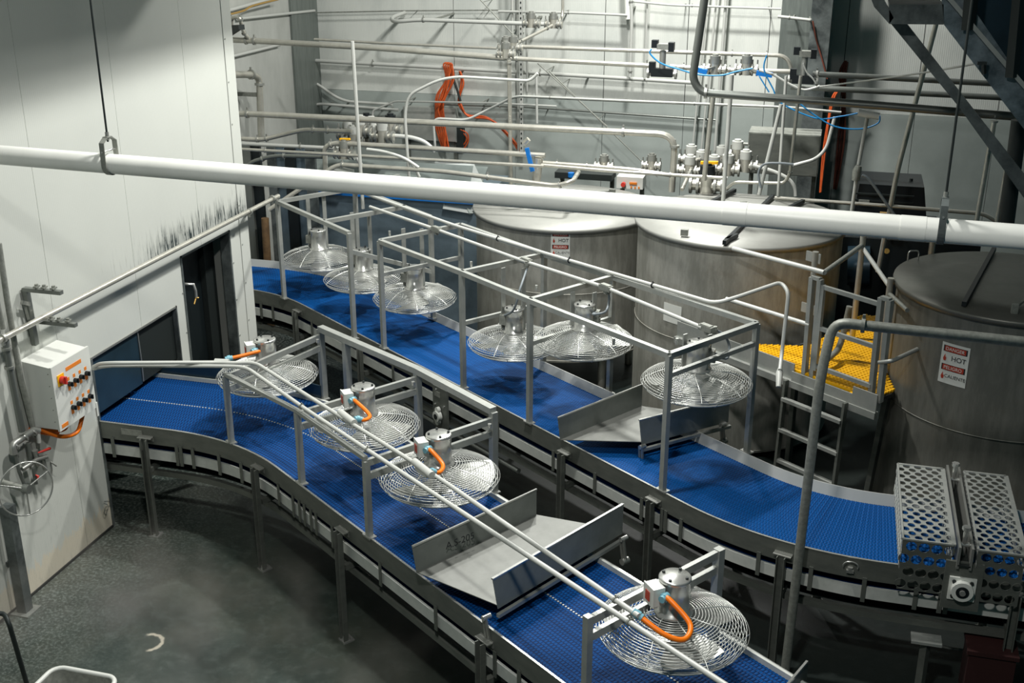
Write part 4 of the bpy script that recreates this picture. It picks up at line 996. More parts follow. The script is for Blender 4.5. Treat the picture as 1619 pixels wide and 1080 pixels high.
# ================================================================== PIPEWORK over the tanks
def hp(label, pix, Y, wpx, m='pipe', rad=.15, clamps=(), cat='pipe', name='pipe', group=None):
    pts = [PY(p[0], p[1], p[2] if len(p) > 2 else Y) for p in pix]; r = wpx*mpp(pts[0])/2
    root = pipe(label, pts, r, m, cat, name, rad, clamps, group)
    if Y >= 15.9:
        i = max(range(len(pts)-1), key=lambda k: (pts[k+1]-pts[k]).length)
        for t in (.12, .88): p = pts[i].lerp(pts[i+1], t); MB().bar(p, (p.x, YB, p.z), r*.9, r*.9).build('stand_off', 'galv', root)
    return root
hp('thickest upper steel pipe running from the wall corner to the pipe junction', [(366, 63), (392, 64), (600, 76), (800, 92)], 13.5, 9, clamps=(.9, 1.05))
hp('steel pipe continuing right from the junction towards the left valve', [(800, 92), (1030, 104)], 13.5, 7, clamps=(.08,))
hp('upper steel pipe from the junction bending down beside the right valve', [(803, 73), (1030, 81), (1245, 88), (1254, 120)], 13.9, 6, clamps=(.05, 1.6, 1.85))
hp('short steel pipe with clamps between the two black valves', [(1060, 105), (1130, 110), (1250, 113)], 13.5, 7, clamps=(.3, .7, 1.2, 1.3, 1.5))
hp('small thin pipe behind the thickest upper pipe', [(497, 62), (620, 69), (795, 77)], 14.6, 4)
hp('wall pipe that turns down at the side wall corner', [(473, 205), (471, 102), (482, 95), (700, 107), (960, 122), (1100, 131)], 16.85, 6, 'conduit', .2, clamps=(1.5, 2.5, 3.6))
hp('grey vertical duct pipe beside the corner column', [(471, 100), (481, 300)], 16.8, 7, 'conduit')
hp('main long steel pipe that bends down onto the middle tank', [(378, 180), (392, 180), (800, 200), (1068, 213), (1062, 303)], 13.0, 9.5, rad=.2, clamps=(.95, 2.7, 3.2))
hp('double bend steel pipe rising left of the valve cluster', [(515, 275), (513, 232), (530, 226), (700, 236), (862, 246)], 12.7, 8, rad=.12, clamps=(1.6,))
hp('steel pipe from the wall corner ending in a drop under the cluster', [(380, 227), (540, 235), (557, 238), (572, 262)], 12.9, 6, 'conduit', .2, clamps=(.6,))
hp('thin steel pipe just below the main long pipe', [(381, 236), (510, 243), (860, 263)], 12.5, 5, clamps=(.3, 1.4))
hp('steel pipe climbing from the corner into the valve cluster', [(376, 219), (415, 221), (480, 205), (556, 208)], 13.1, 7, rad=.1, clamps=(.8, 1.1, 2.2, 2.5))
hp('bent steel pipe low by the wall corner', [(386, 268), (398, 256), (432, 246), (516, 248)], 12.8, 6.5, 'dpipe', .15, clamps=(1.5, 2.2))
hp('steel pipe sloping up then along to the leftmost tank lid', [(425, 332, 11.9), (533, 260, 12.3), (700, 271), (880, 294), (905, 287), (915, 272, 13)], 12.3, 7, rad=.1, clamps=(1.05, 2.4, 3.2))
hp('lower right steel pipe joining the valve rack above the middle tank', [(856, 261), (960, 270), (1085, 278), (1150, 282)], 12.6, 5.5, clamps=(1.8, 2.5))
hp('steel pipe with valves right of the blue handled valve', [(852, 257), (910, 261), (1000, 268), (1060, 277)], 13.0, 6.5, clamps=(.5, 1.2))
hp('square upright post rising past the pipes to a ragged bracket', [(557, 65), (574, 330)], 12.0, 6, 'conduit')
hp('thin grey conduit arching up and over to the right', [(648, 300), (640, 180), (646, 150), (705, 120), (838, 128), (850, 116)], 12.4, 4.5, 'conduit', .35)
hp('upright steel pipe dropping from the junction to the tank lid', [(805, 95), (808, 308)], 13.3, 6.5, clamps=(.02, .94))
hp('small elbow pipe behind the orange cables', [(688, 235), (685, 187), (738, 190), (815, 152), (1000, 160), (1250, 170), (1330, 178)], 14.5, 4, 'conduit', .1, clamps=(3.3, 4.4))
hp('white elbowed pipe high on the back wall', [(640, 20, 16.9), (618, 28, 16.4), (622, 35), (660, 31), (852, 38), (870, 38)], 16.0, 6, 'conduit', .2, clamps=(3.05, 3.9))
hp('short diagonal pipe with valves near the top centre', [(818, 68, 15), (870, 42, 15.6), (890, 30, 16), (889, -110, 16)], 15, 5, clamps=(.1, .9, 1.4))
hp('thin horizontal rod line on the upper back wall', [(500, 20), (640, 17), (790, 16)], 16.9, 2, 'galv')
hp('thin pipe across the upper back wall to the white riser', [(788, 18), (905, 20), (992, 24)], 16.7, 4, 'conduit', clamps=(.95,))
hp('white riser pipe on the back wall', [(989, -110), (994, 30)], 16.75, 12, 'wpipe')
hp('steel riser pipe beside the white riser', [(993, -110), (999, 30), (996, 122)], 16.7, 5.5, 'conduit', clamps=(.8, 1.9))
hp('thin riser right of the white riser', [(1028, -110), (1019, 125)], 16.8, 3, 'conduit')
hp('conduit across the top right back wall', [(1000, 2), (1060, 8), (1235, 14)], 16.75, 3.5, 'conduit', clamps=(1.2,))
for k, (x0, x1, yb) in enumerate([(1123, 1096, 225), (1138, 1108, 245), (1150, 1130, 240)]):
    hp(['left', 'middle', 'right'][k]+' of three risers on the back wall behind the dark bent pipe', [(x0+6, -110), (x1, yb)], 16.8, (3.5, 3.5, 5)[k], 'conduit')
hp('short white capped pipe near the back column', [(1230, 26), (1250, 28), (1283, 32)], 16.0, 5, 'conduit', clamps=(.9, 1.95))
hp('thin dark pipe low across the back wall', [(700, 165), (830, 169), (1135, 190)], 16.9, 3.5, 'dpipe', clamps=(.7,))
hp('conduit sloping down on the side wall from the corner pipe', [(478, 130), (492, 128), (505, 135), (540, 160), (620, 165)], 16.85, 4.5, 'conduit', .2)
hp('orange wrapped pipe entering the stainless cabinet', [(480, 170), (505, 164), (630, 174)], 16.8, 4.5, 'conduit', .1)
hp('thin branch pipe above the stainless cabinet', [(590, 205), (589, 175), (625, 160), (780, 163), (880, 168)], 16.6, 3, 'conduit', .05)
# side wall pipes (run along the wall)
for lb, x0, y0, x1, y1, wpx, m in [('pale pipe highest on the side wall', 360, 17, 440, -5, 6, 'conduit'), ('middle pale pipe on the side wall', 375, 30, 497, 17, 5, 'conduit'), ('lower pale pipe on the side wall', 364, 90, 442, 71, 5, 'conduit')]:
    a, c = PX(x0, y0, -7.71), PX(x1, y1, -7.71); pipe(lb, [a, c], wpx*mpp(a)/2, m)
pipe('yellow hose on the side wall below the highest pipe', spline([PX(358, 24, -7.6), PX(385, 17, -7.6), PX(400, 9, -7.6), PX(440, -1, -7.6)], 6), .014, 'brass', 'hose', 'hose', .02)
pipe('bent steel pipe dropping along the side wall', [PX(368, 118, -7.4), PX(400, 118, -7.4), PX(410, 124, -7.4), PX(413, 216, -7.4), PX(414, 222, -7.4)], .045, 'pipe', rad=.2, clamps=(.9, 2.1))
p = PX(411, 150, -7.4); tag(MB().bar(p, (-7.75, p.y, p.z), .05, .05).build('wall_bracket', 'galv', at=p), 'small bracket tying the bent pipe to the side wall', 'bracket')
hp('clamped pipe loop at the wall corner above the thickest pipe', [(366, 44, 13.4), (366, 28, 13.4), (379, 26, 13.3), (384, 50, 13.4), (394, 62, 13.5)], 13.3, 6, rad=.08, clamps=(.9, 2.2, 3.2))
tag(MB().bar(PY(362, 44, 13.5), PY(382, 43, 13.3), .08, .06).bar(PY(363, 55, 13.5), PY(378, 45, 13.3), .04, .04).build('pipe_bracket', 'dark', at=PY(365, 44, 13.5)), 'dark angle bracket at the wall corner above the thickest pipe', 'bracket')
# junction of sanitary fittings
def valve(label, x, y, Y, s=1., head='steel', grp=None, col=None, name='sanitary_valve'):
    c = PY(x, y, Y); root = thing(name, label, 'valve', c, grp); u = .045*s
    MB().cyl(c-V((2.2*u, 0, 0)), c+V((2.2*u, 0, 0)), .7*u, 12).cyl(c-UZ*u, c+UZ*u*1.2, .95*u, 14).build('body', 'pipe', root)
    for dx in (-2.0, -1.1, 1.1, 2.0):
        q_ = c+V((dx*u, 0, 0)); MB().cyl(q_-V((.16*u, 0, 0)), q_+V((.16*u, 0, 0)), 1.15*u, 12).bar(q_+UZ*u, q_+UZ*u*1.9, .2*u, .2*u).build('clamp', 'steel', root)
    MB().cyl(c+UZ*1.2*u, c+UZ*2.6*u, 1.0*u, 14).cyl(c+UZ*2.6*u, c+UZ*2.9*u, .6*u, 12).build('actuator', head, root)
    if col: MB().bar(c+UZ*2.9*u-V((.9*u, 0, 0)), c+UZ*3.0*u+V((1.3*u, 0, 0)), .5*u, .35*u).build('handle', col, root)
    return root
G1 = 'sanitary valves of the left cluster'
for x, y, lb in ((552, 212, 'leftmost of the upper row'), (570, 207, 'second of the upper row'), (588, 209, 'third of the upper row'), (605, 216, 'rightmost of the upper row'), (560, 222, 'left one of the lower pair'), (596, 222, 'right one of the lower pair')): valve('steel sanitary valve in the left cluster, '+lb, x, y, 13.4+random.random()*.3, 1.5, 'conduit', G1)
for x, y, lb in ((580, 203, 'left'), (618, 204, 'right')): valve(lb+' valve topped with a dark actuator in the left cluster', x, y, 13.8, 1.5, 'black', 'dark topped valves of the left cluster')
G2 = 'sanitary valves of the right cluster'
for x, y, lb in ((1092, 253, 'upper left one'), (1108, 262, 'left of the steel upright'), (1140, 255, 'between upright and flat pale upright'), (1128, 270, 'low one right of the steel upright'), (1165, 246, 'highest, right of the flat upright'), (1178, 262, 'rightmost one'), (1090, 270, 'low one at the left end'), (1150, 268, 'low one behind the flat pale upright')): valve('steel sanitary valve in the right cluster, '+lb, x, y, 13.0+random.random()*.35, 1.4, 'conduit', G2)
valve('valve with yellow handle at the right cluster over the middle tank', 1117, 293, 12.8, 1.9, 'black', None, 'yellow')
valve('valve with yellow handle below the left cluster', 545, 243, 12.7, 1.3, 'steel', None, 'yellow')
for x, y, lb in ((800, 85, 'front fitting'), (812, 75, 'upper fitting'), (800, 76, 'rear fitting')): valve(lb+' of the pipe junction at the top of the upright pipe', x, y, 13.5 if lb[0] == 'f' else 13.8, 1.1)
for x, y, lb in ((840, 37, 'left'), (875, 38, 'right')): valve(lb+' small valve on the diagonal pipe near the top centre', x, y, 15.7, 1.2)
for x, lb, l0, l1 in ((1130, 'left', (1101, 110), (1118, 114)), (1180, 'right', (1196, 115), (1221, 119))):
    r_ = valve(lb+' manual valve with blue handle on the short pipe between the black valves', x, 110, 13.45, 1.3)
    MB().bar(PY(*l0, 13.3), PY(*l1, 13.3), .05, .05).build('handle', 'bluepl', r_); MB().bar(PY(x, 106, 13.4), PY((l0[0]+l1[0])/2, (l0[1]+l1[1])/2, 13.3), .02, .02).build('handle_arm', 'steel', r_)
for x, y, lb in ((955, 263, 'left'), (1030, 262, 'right')): valve(lb+' small valve on the pipe behind the leftmost tank lid', x, y, 13.1, 1.1)
valve('angled valve on the bent pipe left of the main pipe drop', 1100, 288-20, 13.3, 1.0)
hp('bent feed pipe rising to the right valve cluster', [(1078, 300, 12.6), (1100, 252, 13.2), (1130, 252), (1210, 262)], 13.3, 6, rad=.06, clamps=(.5, 1.2))
hp('curved feed pipe arching from the left cluster to the stainless cabinet', [(612, 214), (650, 217), (672, 224), (688, 240)], 13.5, 7, 'conduit', .4)
hp('curved pale pipe crossing under the double bend pipe', [(580, 236), (610, 240), (640, 250), (662, 265)], 12.3, 5, 'conduit', .4)
hp('curved pale hose pipe behind the blue vat', [(642, 252), (655, 262), (663, 280)], 12.4, 5, 'conduit', .3)
# valve with black automatic head (two)
def autovalve(label, x, y, Y):
    y += 14
    c = PY(x, y, Y); k = mpp(c); root = thing('automatic_valve', label, 'valve', c)
    MB().box(c-UZ*26*k, (34*k, 14*k, 13*k)).box(c-UZ*18*k+V((-16*k, 0, 0)), (10*k, 12*k, 16*k)).build('actuator', 'black', root)
    MB().box(c-UZ*-14*k, (18*k, 15*k, 9*k)).build('positioner', 'galv', root)
    MB().box(c+UZ*14*k+V((13*k, 0, 0)), (9*k, 14*k, 14*k)).box(c+UZ*18*k-V((13*k, 0, 0)), (10*k, 12*k, 12*k)).build('terminal', 'black', root)
    MB().cyl(c-UZ*20*k, c+UZ*8*k, 5*k, 12).build('stem', 'steel', root)
    MB().cyl(c-UZ*28*k-V((24*k, 0, 0)), c-UZ*28*k+V((24*k, 0, 0)), 4*k, 12).build('body', 'steel', root)
    for dx in (-22, 22): MB().cyl(c-UZ*28*k+V(((dx-1.5)*k, 0, 0)), c-UZ*28*k+V(((dx+1.5)*k, 0, 0)), 8*k, 12).build('clamp', 'steel', root)
autovalve('black automatic valve left of the dark bent pipe', 1048, 88-14, 13.4)
autovalve('black automatic valve at the back column', 1272, 103-18, 13.4)
# blue handled butterfly valve over the leftmost tank
bv = thing('butterfly_valve', 'valve with long blue lever over the leftmost tank', 'valve', PY(842, 262, 12.7))
MB().bar(PY(833, 234, 12.6), PY(842, 271, 12.6), .045, .03, (0, 1, 0)).build('lever', 'bluepl', bv); MB().cyl(PY(852, 250, 12.7), PY(848, 285, 12.7), .05, 12).cyl(PY(828, 228, 12.7), PY(836, 220, 12.7), .03, 10).build('body', 'pipe', bv)
# blue air hoses
def hose(label, pix, Y, wpx, m, name='air_hose', cat='hose'):
    pts = [PY(p[0], p[1], p[2] if len(p) > 2 else Y) for p in pix]; return tag(MB().tube(spline(pts), wpx*mpp(pts[0])/2, 7).build(name, m, at=pts[0]), label, cat)
M['air'] = mat('blue_air_hose', '1E86C4', .4)
hose('blue air hose looping from the left black valve along the short pipe', [(1030, 78), (1028, 85), (1045, 100), (1075, 110), (1105, 118), (1140, 119), (1165, 113), (1190, 108)], 13.1, 2.6, 'air')
hose('blue air hose hanging between the middle upright and the tee', [(1212, 88), (1208, 110), (1222, 140), (1235, 163), (1290, 187), (1330, 184), (1356, 179)], 12.9, 2.4, 'air')
hose('blue air hose looping under the tee to the dark pipe', [(1391, 183), (1388, 195), (1360, 204), (1320, 200), (1285, 180), (1260, 160)], 12.8, 2.4, 'air')
hose('short blue air hose below the right blue handle', [(1200, 120), (1208, 133), (1216, 146)], 13.1, 2.2, 'air')
hose('white air tube drooping between the right blue handle and the column valve', [(1200, 111), (1222, 118), (1248, 133), (1270, 142), (1288, 139), (1296, 136)], 13.0, 4, 'conduit')
hose('taut pale cord stretched from the column valve to the stair', [(1296, 137, 13), (1440, 118, 11), (1540, 101, 9)], 13, 2.5, 'conduit', 'cord', 'cord')
hose('cream cable under the column valve', [(1270, 100), (1276, 115), (1285, 124), (1290, 132)], 13, 2.5, 'conduit')
# dark bent pipe
hp('big dark steel pipe coming down and bending right across the picture', [(1139, -170), (1095, 125), (1108, 146), (1140, 149), (1380, 166), (2000, 216)], 11.2, 13.5, 'dpipe', .32, clamps=(2.25,))
hp('dark horizontal pipe behind the stair brace, upper', [(1285, 117), (1420, 124), (1570, 132)], 13.5, 9, 'dpipe', clamps=(.05,))
hp('dark horizontal pipe behind the stair brace, lower', [(1250, 137), (1420, 146), (1600, 155)], 14.2, 9, 'dpipe')
# uprights
hp('steel upright right of the main pipe drop', [(1128, 148), (1113, 285)], 12.4, 8, 'pipe', clamps=(.0,))
hp('flat pale upright in front of the middle tank lid', [(1157, 118), (1143, 322)], 12.0, 7, 'conduit')
hp('leaning pale upright over the middle tank', [(1235, 165), (1200, 308)], 12.2, 6.5, 'conduit')
hp('thin upright beside the leaning upright', [(1243, 120), (1230, 310)], 12.6, 5, 'conduit')
hp('steel upright dropping from the column valve', [(1266, 120), (1249, 275), (1240, 290), (1160, 288), (1148, 300)], 12.7, 5.5, 'pipe', .12, clamps=(.98,))
hp('pale upright with tee and hose joint right of the middle tank', [(1371, 187), (1356, 268), (1345, 345)], 12.0, 6, 'conduit')
tag(MB().cyl(PY(1357, 178, 12), PY(1390, 184, 12), .035, 10).build('air_tee', 'white', at=PY(1371, 181, 12)), 'white tee fitting on top of the pale upright', 'fitting')
tag(MB().tube([PY(1358, 262, 11.95), PY(1355, 270, 11.95), PY(1353, 285, 11.95)], [.03, .045, .04], 10).build('pipe_fitting', 'galv', at=PY(1355, 270, 11.95)), 'cast conduit body on the pale upright', 'fitting')
hose('blue grey flexible hose from the pale upright down to the right', [(1363, 277), (1375, 285), (1400, 320), (1422, 352)], 11.9, 5, cmat)
hp('long leaning dark upright crossing the dark pipes', [(1482, 30), (1419, 270), (1388, 430)], 12.6, 8.5, 'pipe')
hp('bright upright below the stair, left of two', [(1572, 192), (1544, 350)], 10.8, 8, 'pipe', clamps=(.0,))
hp('bright upright below the stair, right of two', [(1604, 192), (1576, 350)], 10.8, 6.5, 'pipe')
hp('horizontal steel pipe behind the tank row on the right', [(1225, 313), (1380, 324), (1555, 338), (1575, 350)], 12.6, 6, 'pipe', .1)
hp('curved pale pipe sweeping up beside the orange cables', [(1252, 262), (1290, 252), (1307, 235), (1320, 185)], 13.6, 5.5, 'conduit', .3)
hose('dark hose looping over the leaning upright', [(1203, 297), (1199, 275), (1208, 260), (1232, 258), (1255, 260)], 12.1, 4, cmat)
hose('ribbed white hose looping at the lid right of the uprights', [(1258, 310), (1256, 296), (1245, 282), (1220, 270), (1190, 262)], 12.9, 6, 'conduit')
# perforated strut on the back wall
st = thing('perforated_strut', 'tall perforated steel strut on the back wall at centre', 'strut', PY(824, 120, 16.7)); a, c = PY(823, -110, 16.7), PY(825, 245, 16.7)
MB().bar(a, c, .05, .03, (0, 1, 0)).build('channel', 'conduit', st); b = MB()
for i in range(44): p = a.lerp(c, (i+.5)/44); b.box(p-V((0, .018, 0)), (.018, .004, .028))
stuff(b.build('slots', 'dark', st))
for x, y0_, y1_, lb in ((809, -110, 70, 'left'), (818, -110, 240, 'right'), (832, -110, 145, 'far right')): hp(lb+' riser of the bundle around the perforated strut', [(x, y0_), (x+1.5, y1_)], 16.75, 3.5, 'conduit')
hp('sprinkler like drop pipe right of the perforated strut', [(848, 118), (849, 195)], 15.5, 4, 'conduit')
# wires, crossed braces on back wall
for k, (x0, y0_, x1, y1_) in enumerate([(755, -5, 822, 66), (868, 112, 1040, 280), (850, 100, 960, 200)]):
    hp('thin diagonal brace rod number '+['one', 'two', 'three'][k]+' counted from the left on the back wall', [(x0, y0_), (x1, y1_)], 16.5, 2, 'galv', name='brace_rod', cat='rod')
# orange cables
def cables(label, x0, pix, Y, n, m, wpx=2.6, sp=2.2):
    for i in range(n): hose(label[i], [(x+(i-(n-1)/2)*sp*(.5+k % 2), y+random.uniform(-2, 2)) for k, (x, y) in enumerate(pix)], Y-.02*i, wpx, m, 'orange_cable', 'cable')
cables([f'{w_} strand of the long orange cable bundle hung on the back wall pipe' for w_ in ('first', 'second', 'third', 'fourth', 'fifth')], 0, [(707, 232), (697, 205), (691, 175), (697, 150), (707, 125), (708, 103), (713, 104), (710, 130), (699, 165), (697, 200), (701, 231)], 16.80, 5, 'orange2')
cables([f'{w_} strand of the shorter orange bundle right of the long one' for w_ in ('left', 'right')], 0, [(727, 112), (731, 130), (726, 155), (728, 168), (740, 182), (770, 187), (790, 200), (812, 222), (822, 240)], 16.82, 2, 'orange2', 3.2)
cables([f'{w_} loop of orange cable beside the stainless cabinet' for w_ in ('inner', 'outer')], 0, [(727, 206), (736, 212), (739, 222), (731, 235)], 16.9, 2, 'orange2', 2.5, 4)
cables([f'{w_} bright orange cable falling behind the curved pale pipe' for w_ in ('left', 'right')], 0, [(1330, 140), (1318, 155), (1310, 190), (1303, 240), (1297, 305)], 16.1, 2, 'orange2', 3)
cables([f'{w_} dark red cable hank on the shadowed wall' for w_ in ('left', 'middle', 'right')], 0, [(1338, 98), (1332, 120), (1334, 160), (1330, 220), (1320, 300)], 16.95, 3, 'redbrown', 4, 3)
hose('thin red cable trailing down from the capped pipe', [(1285, 33), (1290, 60), (1300, 95), (1308, 125)], 16.15, 2.5, 'redbrown')
hose('dark cable crossing the long orange bundle', [(713, 115), (722, 140), (728, 160)], 16.75, 4, 'dark', 'cable', 'cable')
# cabinets on the back
def cabinet(label, x0, y0_, x1, y1_, Y, d, m, name='steel_cabinet'):
    a, c = PY(x0, y0_, Y), PY(x1, y1_, Y); root = thing(name, label, 'cabinet', ((a.x+c.x)/2, Y, min(a.z, c.z)))
    MB().box2((a.x, Y, c.z), (c.x, Y+d, a.z)).build('body', m, root)
    for x in (a.x+.04, c.x-.04): MB().box2((x-.025, Y+d-.06, 0), (x+.025, Y+d-.01, c.z)).build('leg', 'rail', root)
    return root, a, c
rt_, a, c = cabinet('stainless cabinet on the back wall behind the orange cables', 637, 168, 722, 225, 16.86, .13, 'frame')
MB().box2((a.x+.01, 16.848, c.z+.01), (c.x-.01, 16.86, a.z-.01)).build('door', 'frame', rt_); MB().box2((c.x-.01, 16.87, c.z-.1), (c.x+.1, 16.97, a.z-.25)).build('side_box', 'dark', rt_)
rt_, a, c = cabinet('brushed steel electrical box over the middle tank right side', 1184, 209, 1292, 280, 13.9, .4, 'galv')
MB().box2((a.x+.01, 13.885, c.z+.01), (c.x-.01, 13.9, a.z-.01)).build('door', 'rail', rt_)
for k in range(4): MB().cyl((a.x-.09, 13.95, a.z-.15-.07*k), (a.x, 13.95, a.z-.15-.07*k), .018, 8).build('cable_gland', 'galv', rt_)
rt_, a, c = cabinet('small white control box with red button behind the leftmost tank', 975, 279, 1016, 300, 13.9, .25, 'white', 'control_box')
p = PY(986, 291, 13.88); MB().cyl(p, p-V((0, .05, 0)), .028, 12).build('stop_button', 'red', rt_)
for x, y, w_ in ((1001, 290, .09), (998, 296, .018), (1004, 297, .018), (1010, 297, .018)): p = PY(x, y, 13.89); MB().box(p, (w_, .01, .025)).build('label', 'olabel', rt_)
rt_, a, c = cabinet('dark green frame box behind the leftmost tank lid', 877, 272, 967, 287, 14.2, .3, 'dark', 'steel_box')
MB().cyl(PY(903, 280, 14.15), PY(903, 273, 14.15), .04, 12).build('blue_cap', 'bluepl', rt_)
# black machine
bm = thing('black_machine', 'black motor cover machine behind the tank row on the right', 'machine', PY(1405, 330, 14))
a, c = PY(1352, 290, 14), PY(1450, 330, 14); MB().prism([(a.x, 14, c.z-.3), (c.x+.15, 14, c.z-.3), (c.x+.05, 14, a.z), (a.x+.05, 14, a.z)], (0, .7, 0)).build('cover', 'black', bm)
for t in (.45, .75): z0_ = a.z*(1-t)+c.z*t; MB().box2((a.x+.02, 13.98, z0_-.01), (c.x-.05, 14.0, z0_+.01)).build('rib', 'dark', bm)
p = PY(1366, 319, 13.97); MB().box(p, (.12, .01, .045)).build('name_plate', 'galv', bm); MB().box2((a.x-.1, 14.1, 0), (c.x+.3, 14.9, c.z-.3)).build('base', 'void', bm)
for x in (1362, 1440): p = PY(x, 290, 14.3); MB().cyl(p, p+UZ*.06, .02, 8).build('bolt', 'dark', bm)
# dark machine mass behind middle tank
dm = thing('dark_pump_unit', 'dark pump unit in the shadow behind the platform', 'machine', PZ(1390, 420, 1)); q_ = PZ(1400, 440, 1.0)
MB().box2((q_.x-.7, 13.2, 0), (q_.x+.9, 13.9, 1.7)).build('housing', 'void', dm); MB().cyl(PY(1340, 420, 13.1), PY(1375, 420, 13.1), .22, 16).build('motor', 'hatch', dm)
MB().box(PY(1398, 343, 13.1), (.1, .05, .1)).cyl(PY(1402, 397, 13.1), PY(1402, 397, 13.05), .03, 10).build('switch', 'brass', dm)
# ================================================================== BLUE VAT and dark sheeting behind the hanging fans
vt = thing('blue_vat', 'large blue grey steel vat behind the first hanging fans', 'vat', (-5.2, 13.6, 0))
va, vb = PY(470, 300, 13.4), PY(752, 285, 13.4)
MB().prism([(va.x, 13.4, 0), (vb.x, 13.4, 0), (vb.x, 13.4, 1.75), (va.x, 13.4, 1.75)], (0, 1.5, 0)).build('body', 'vat', vt)
MB().prism([(va.x, 13.38, 1.75), (vb.x, 13.38, 1.75), (vb.x, 13.9, 2.05), (va.x, 13.9, 2.05)], (0, .03, .03)).build('sloped_top', 'slope', vt)
MB().bar((va.x, 13.38, 1.76), (vb.x, 13.38, 1.76), .05, .05).build('rim', 'bluepl', vt)
MB().bar(PY(598, 290, 13.3), PY(630, 277, 13.7), .05, .03).build('hinge_arm', 'frame', vt)
MB().bar(PY(528, 268, 13.3), PY(555, 275, 13.3), .2, .06).build('hinge_arm', 'frame', vt)
tp = thing('white_hopper', 'white folded hopper side left of the first tank', 'hopper', PY(725, 300, 13.6))
k_ = [PY(688, 258, 14.0), PY(748, 256, 14.0), PY(768, 300, 13.45), PY(745, 338, 13.35), PY(700, 330, 13.35), PY(706, 300, 13.5), PY(724, 292, 13.72)]
for f_ in ((0, 1, 6), (1, 2, 6), (2, 3, 6), (3, 4, 5, 6), (5, 0, 6)): MB().prism([k_[i] for i in f_], (0, .02, -.01)).build('side_sheet', 'tarp', tp)
MB().bar(k_[6], k_[3], .05, .02).build('fold', 'wband', tp); MB().bar(k_[0], k_[1], .03, .03).build('top_hem', 'tarp', tp)
MB().box2((k_[5].x, 13.5, 0), (k_[2].x-.1, 13.9, k_[4].z+.1)).build('base', 'vat', tp)
# dark hanging strips behind the far belt start
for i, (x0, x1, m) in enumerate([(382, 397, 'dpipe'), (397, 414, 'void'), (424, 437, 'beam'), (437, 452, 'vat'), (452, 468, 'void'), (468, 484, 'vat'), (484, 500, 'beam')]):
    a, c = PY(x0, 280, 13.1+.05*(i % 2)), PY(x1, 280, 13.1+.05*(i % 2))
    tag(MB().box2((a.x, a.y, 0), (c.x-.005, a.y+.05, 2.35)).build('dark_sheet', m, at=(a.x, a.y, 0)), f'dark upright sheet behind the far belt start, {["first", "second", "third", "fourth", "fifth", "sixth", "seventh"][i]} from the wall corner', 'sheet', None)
tag(MB().cyl((PY(420, 405, 13.05).x, 13.05, 0), PY(419, 345, 13.05), .05, 10).build('rusty_pipe', 'rust', at=PY(420, 405, 13.05)), 'rusty brown upright pipe among the dark sheets', 'pipe')
# under-conveyor gear between the runs
for k, (x0, y0_, x1, y1_, lb) in enumerate([(790, 690, 1010, 800, 'upper'), (640, 640, 820, 745, 'lower')]):
    a, c = PZ(x0, y0_, .45), PZ(x1, y1_, .45); pipe(lb+' dull pipe lying low between the two conveyors', [a, c], .025, 'dpipe')
hose('grey cable lying under the far conveyor near the right', [(1440, 1000, 7.9), (1500, 1025, 7.9), (1590, 1030, 7.9), (1640, 1035, 7.9)], 7.9, 5, 'dpipe', 'cable', 'cable')
rb_ = PZ(1560, 1060, .3); tag(MB().box(rb_, (.3, .25, .4)).box(rb_+UZ*.21, (.33, .28, .03)).build('red_crate', mat('dull_red', '2E0F0D', .7), at=(rb_.x, rb_.y, .05)), 'dim red crate on the floor below the far conveyor at the right', 'crate')
lb_ = PZ(1460, 1040, .35); ls = thing('low_stand', 'small dark steel stand on the floor under the far conveyor', 'stand', (lb_.x, lb_.y, 0))
MB().bar((lb_.x, lb_.y, 0), (lb_.x, lb_.y, .5), .05, .05).build('post', 'rail', ls); MB().box((lb_.x, lb_.y, .5), (.2, .12, .02)).build('plate', 'frame', ls)
# ================================================================== STAIR STEEL at upper right
sr = thing('stair_structure', 'dark steel stair with stringer, landing beam and brace at the upper right', 'stair', PY(1500, 40, 9))
YS = 9.0
def S(x, y, Y=YS): return PY(x, y, Y)
MB().prism([S(1406, 7), S(1492, 7), S(1492, 39), S(1406, 38)], (0, .5, 0)).build('landing_beam', 'beam', sr)
MB().prism([S(1376, -5), S(1395, -5), S(1413, 28), S(1406, 38), S(1382, 11)], (0, .12, 0)).build('gusset', 'beam', sr)
MB().prism([S(1408, 37, 9.3), S(1434, 38, 9.3), S(1560, 200, 9.3), S(1760, 455, 9.3), S(1760, 510, 9.3), S(1515, 168, 9.3)], (0, .1, 0)).build('brace', 'beam', sr)
MB().prism([S(1400, -160), S(1421, -160), S(1800, 398), S(1800, 440), S(1493, 40), S(1487, -20)], (0, .06, 0)).build('stringer', 'beam2', sr)
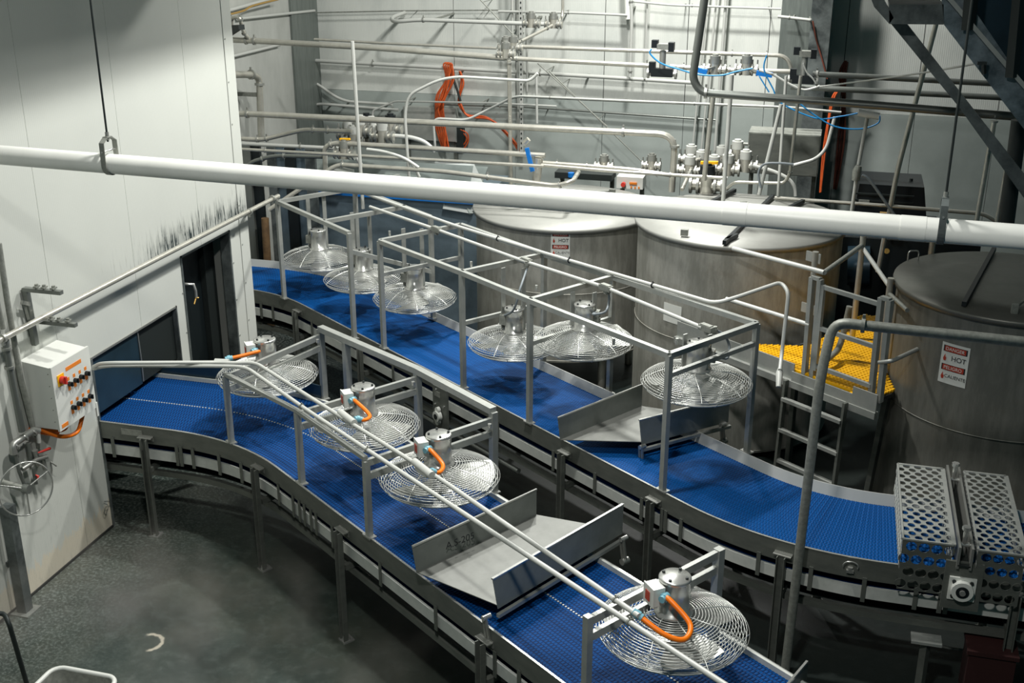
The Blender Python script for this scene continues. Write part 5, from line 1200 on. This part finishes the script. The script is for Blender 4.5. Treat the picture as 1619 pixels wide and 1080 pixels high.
MB().bar(S(1490, -15, 8.95), S(1800, 347, 8.95), .06, .03).build('stringer_flange', 'frame', sr)
MB().prism([S(1445, -160, 9.3), S(1800, -160, 9.3), S(1800, 372, 9.3), S(1640, 170, 9.3), S(1520, -10, 9.3)], (0, .05, 0)).build('riser_sheet', 'hatch', sr)
for x0, y0_, x1, y1_ in ((1549, -160, 1531, 47), (1626, -160, 1600, 122)): MB().bar(S(x0, y0_, 8.93), S(x1, y1_, 8.93), .08, .06).build('baluster', 'dark', sr)
MB().bar(S(1545, 100, 8.9), S(1560, 100, 8.9), .03, .02).bar(S(1555, 100, 8.9), S(1556, 117, 8.9), .03, .02).build('cord_clip', 'dark', sr)
hp('dark upright column behind the stair at the far right', [(1612, 190), (1590, 360)], 10.4, 26, 'dark')
hp('thin pale diagonal rod under the stair brace', [(1530, 180, 9.6), (1619, 310, 9.6)], 9.6, 4, 'galv')

# ================================================================== low steam drifting over the wet floor
hm = bpy.data.materials.new('steam'); hm.use_nodes = True; nt = hm.node_tree; nt.nodes.clear()
out = nt.nodes.new('ShaderNodeOutputMaterial'); vol = nt.nodes.new('ShaderNodeVolumeScatter'); vol.inputs['Color'].default_value = (.95, .88, .76, 1); vol.inputs['Anisotropy'].default_value = .2
g = N(nt, 'NewGeometry'); n = N(nt, 'TexNoise', i2=.75, i3=4., i4=.6); nt.links.new(g.outputs['Position'], n.inputs['Vector'])
sp = N(nt, 'SeparateXYZ'); nt.links.new(g.outputs['Position'], sp.inputs[0])
zf = math_(nt, 'SUBTRACT', 1., smooth(nt, sp.outputs[2], .1, .85))
d_ = math_(nt, 'MULTIPLY', math_(nt, 'MULTIPLY', smooth(nt, n.outputs['Fac'], .50, .63), zf), .9)
nt.links.new(d_, vol.inputs['Density']); nt.links.new(vol.outputs[0], out.inputs['Volume'])
M['steam'] = hm
hz_ = MB().box2((-5.7, 3.2, .02), (-1.3, 7.2, .88)).build('steam', 'steam', at=(-3.5, 5.2, .02)); stuff(hz_)
tag(hz_, 'thin steam drifting low over the floor in front of the near conveyor', 'steam')
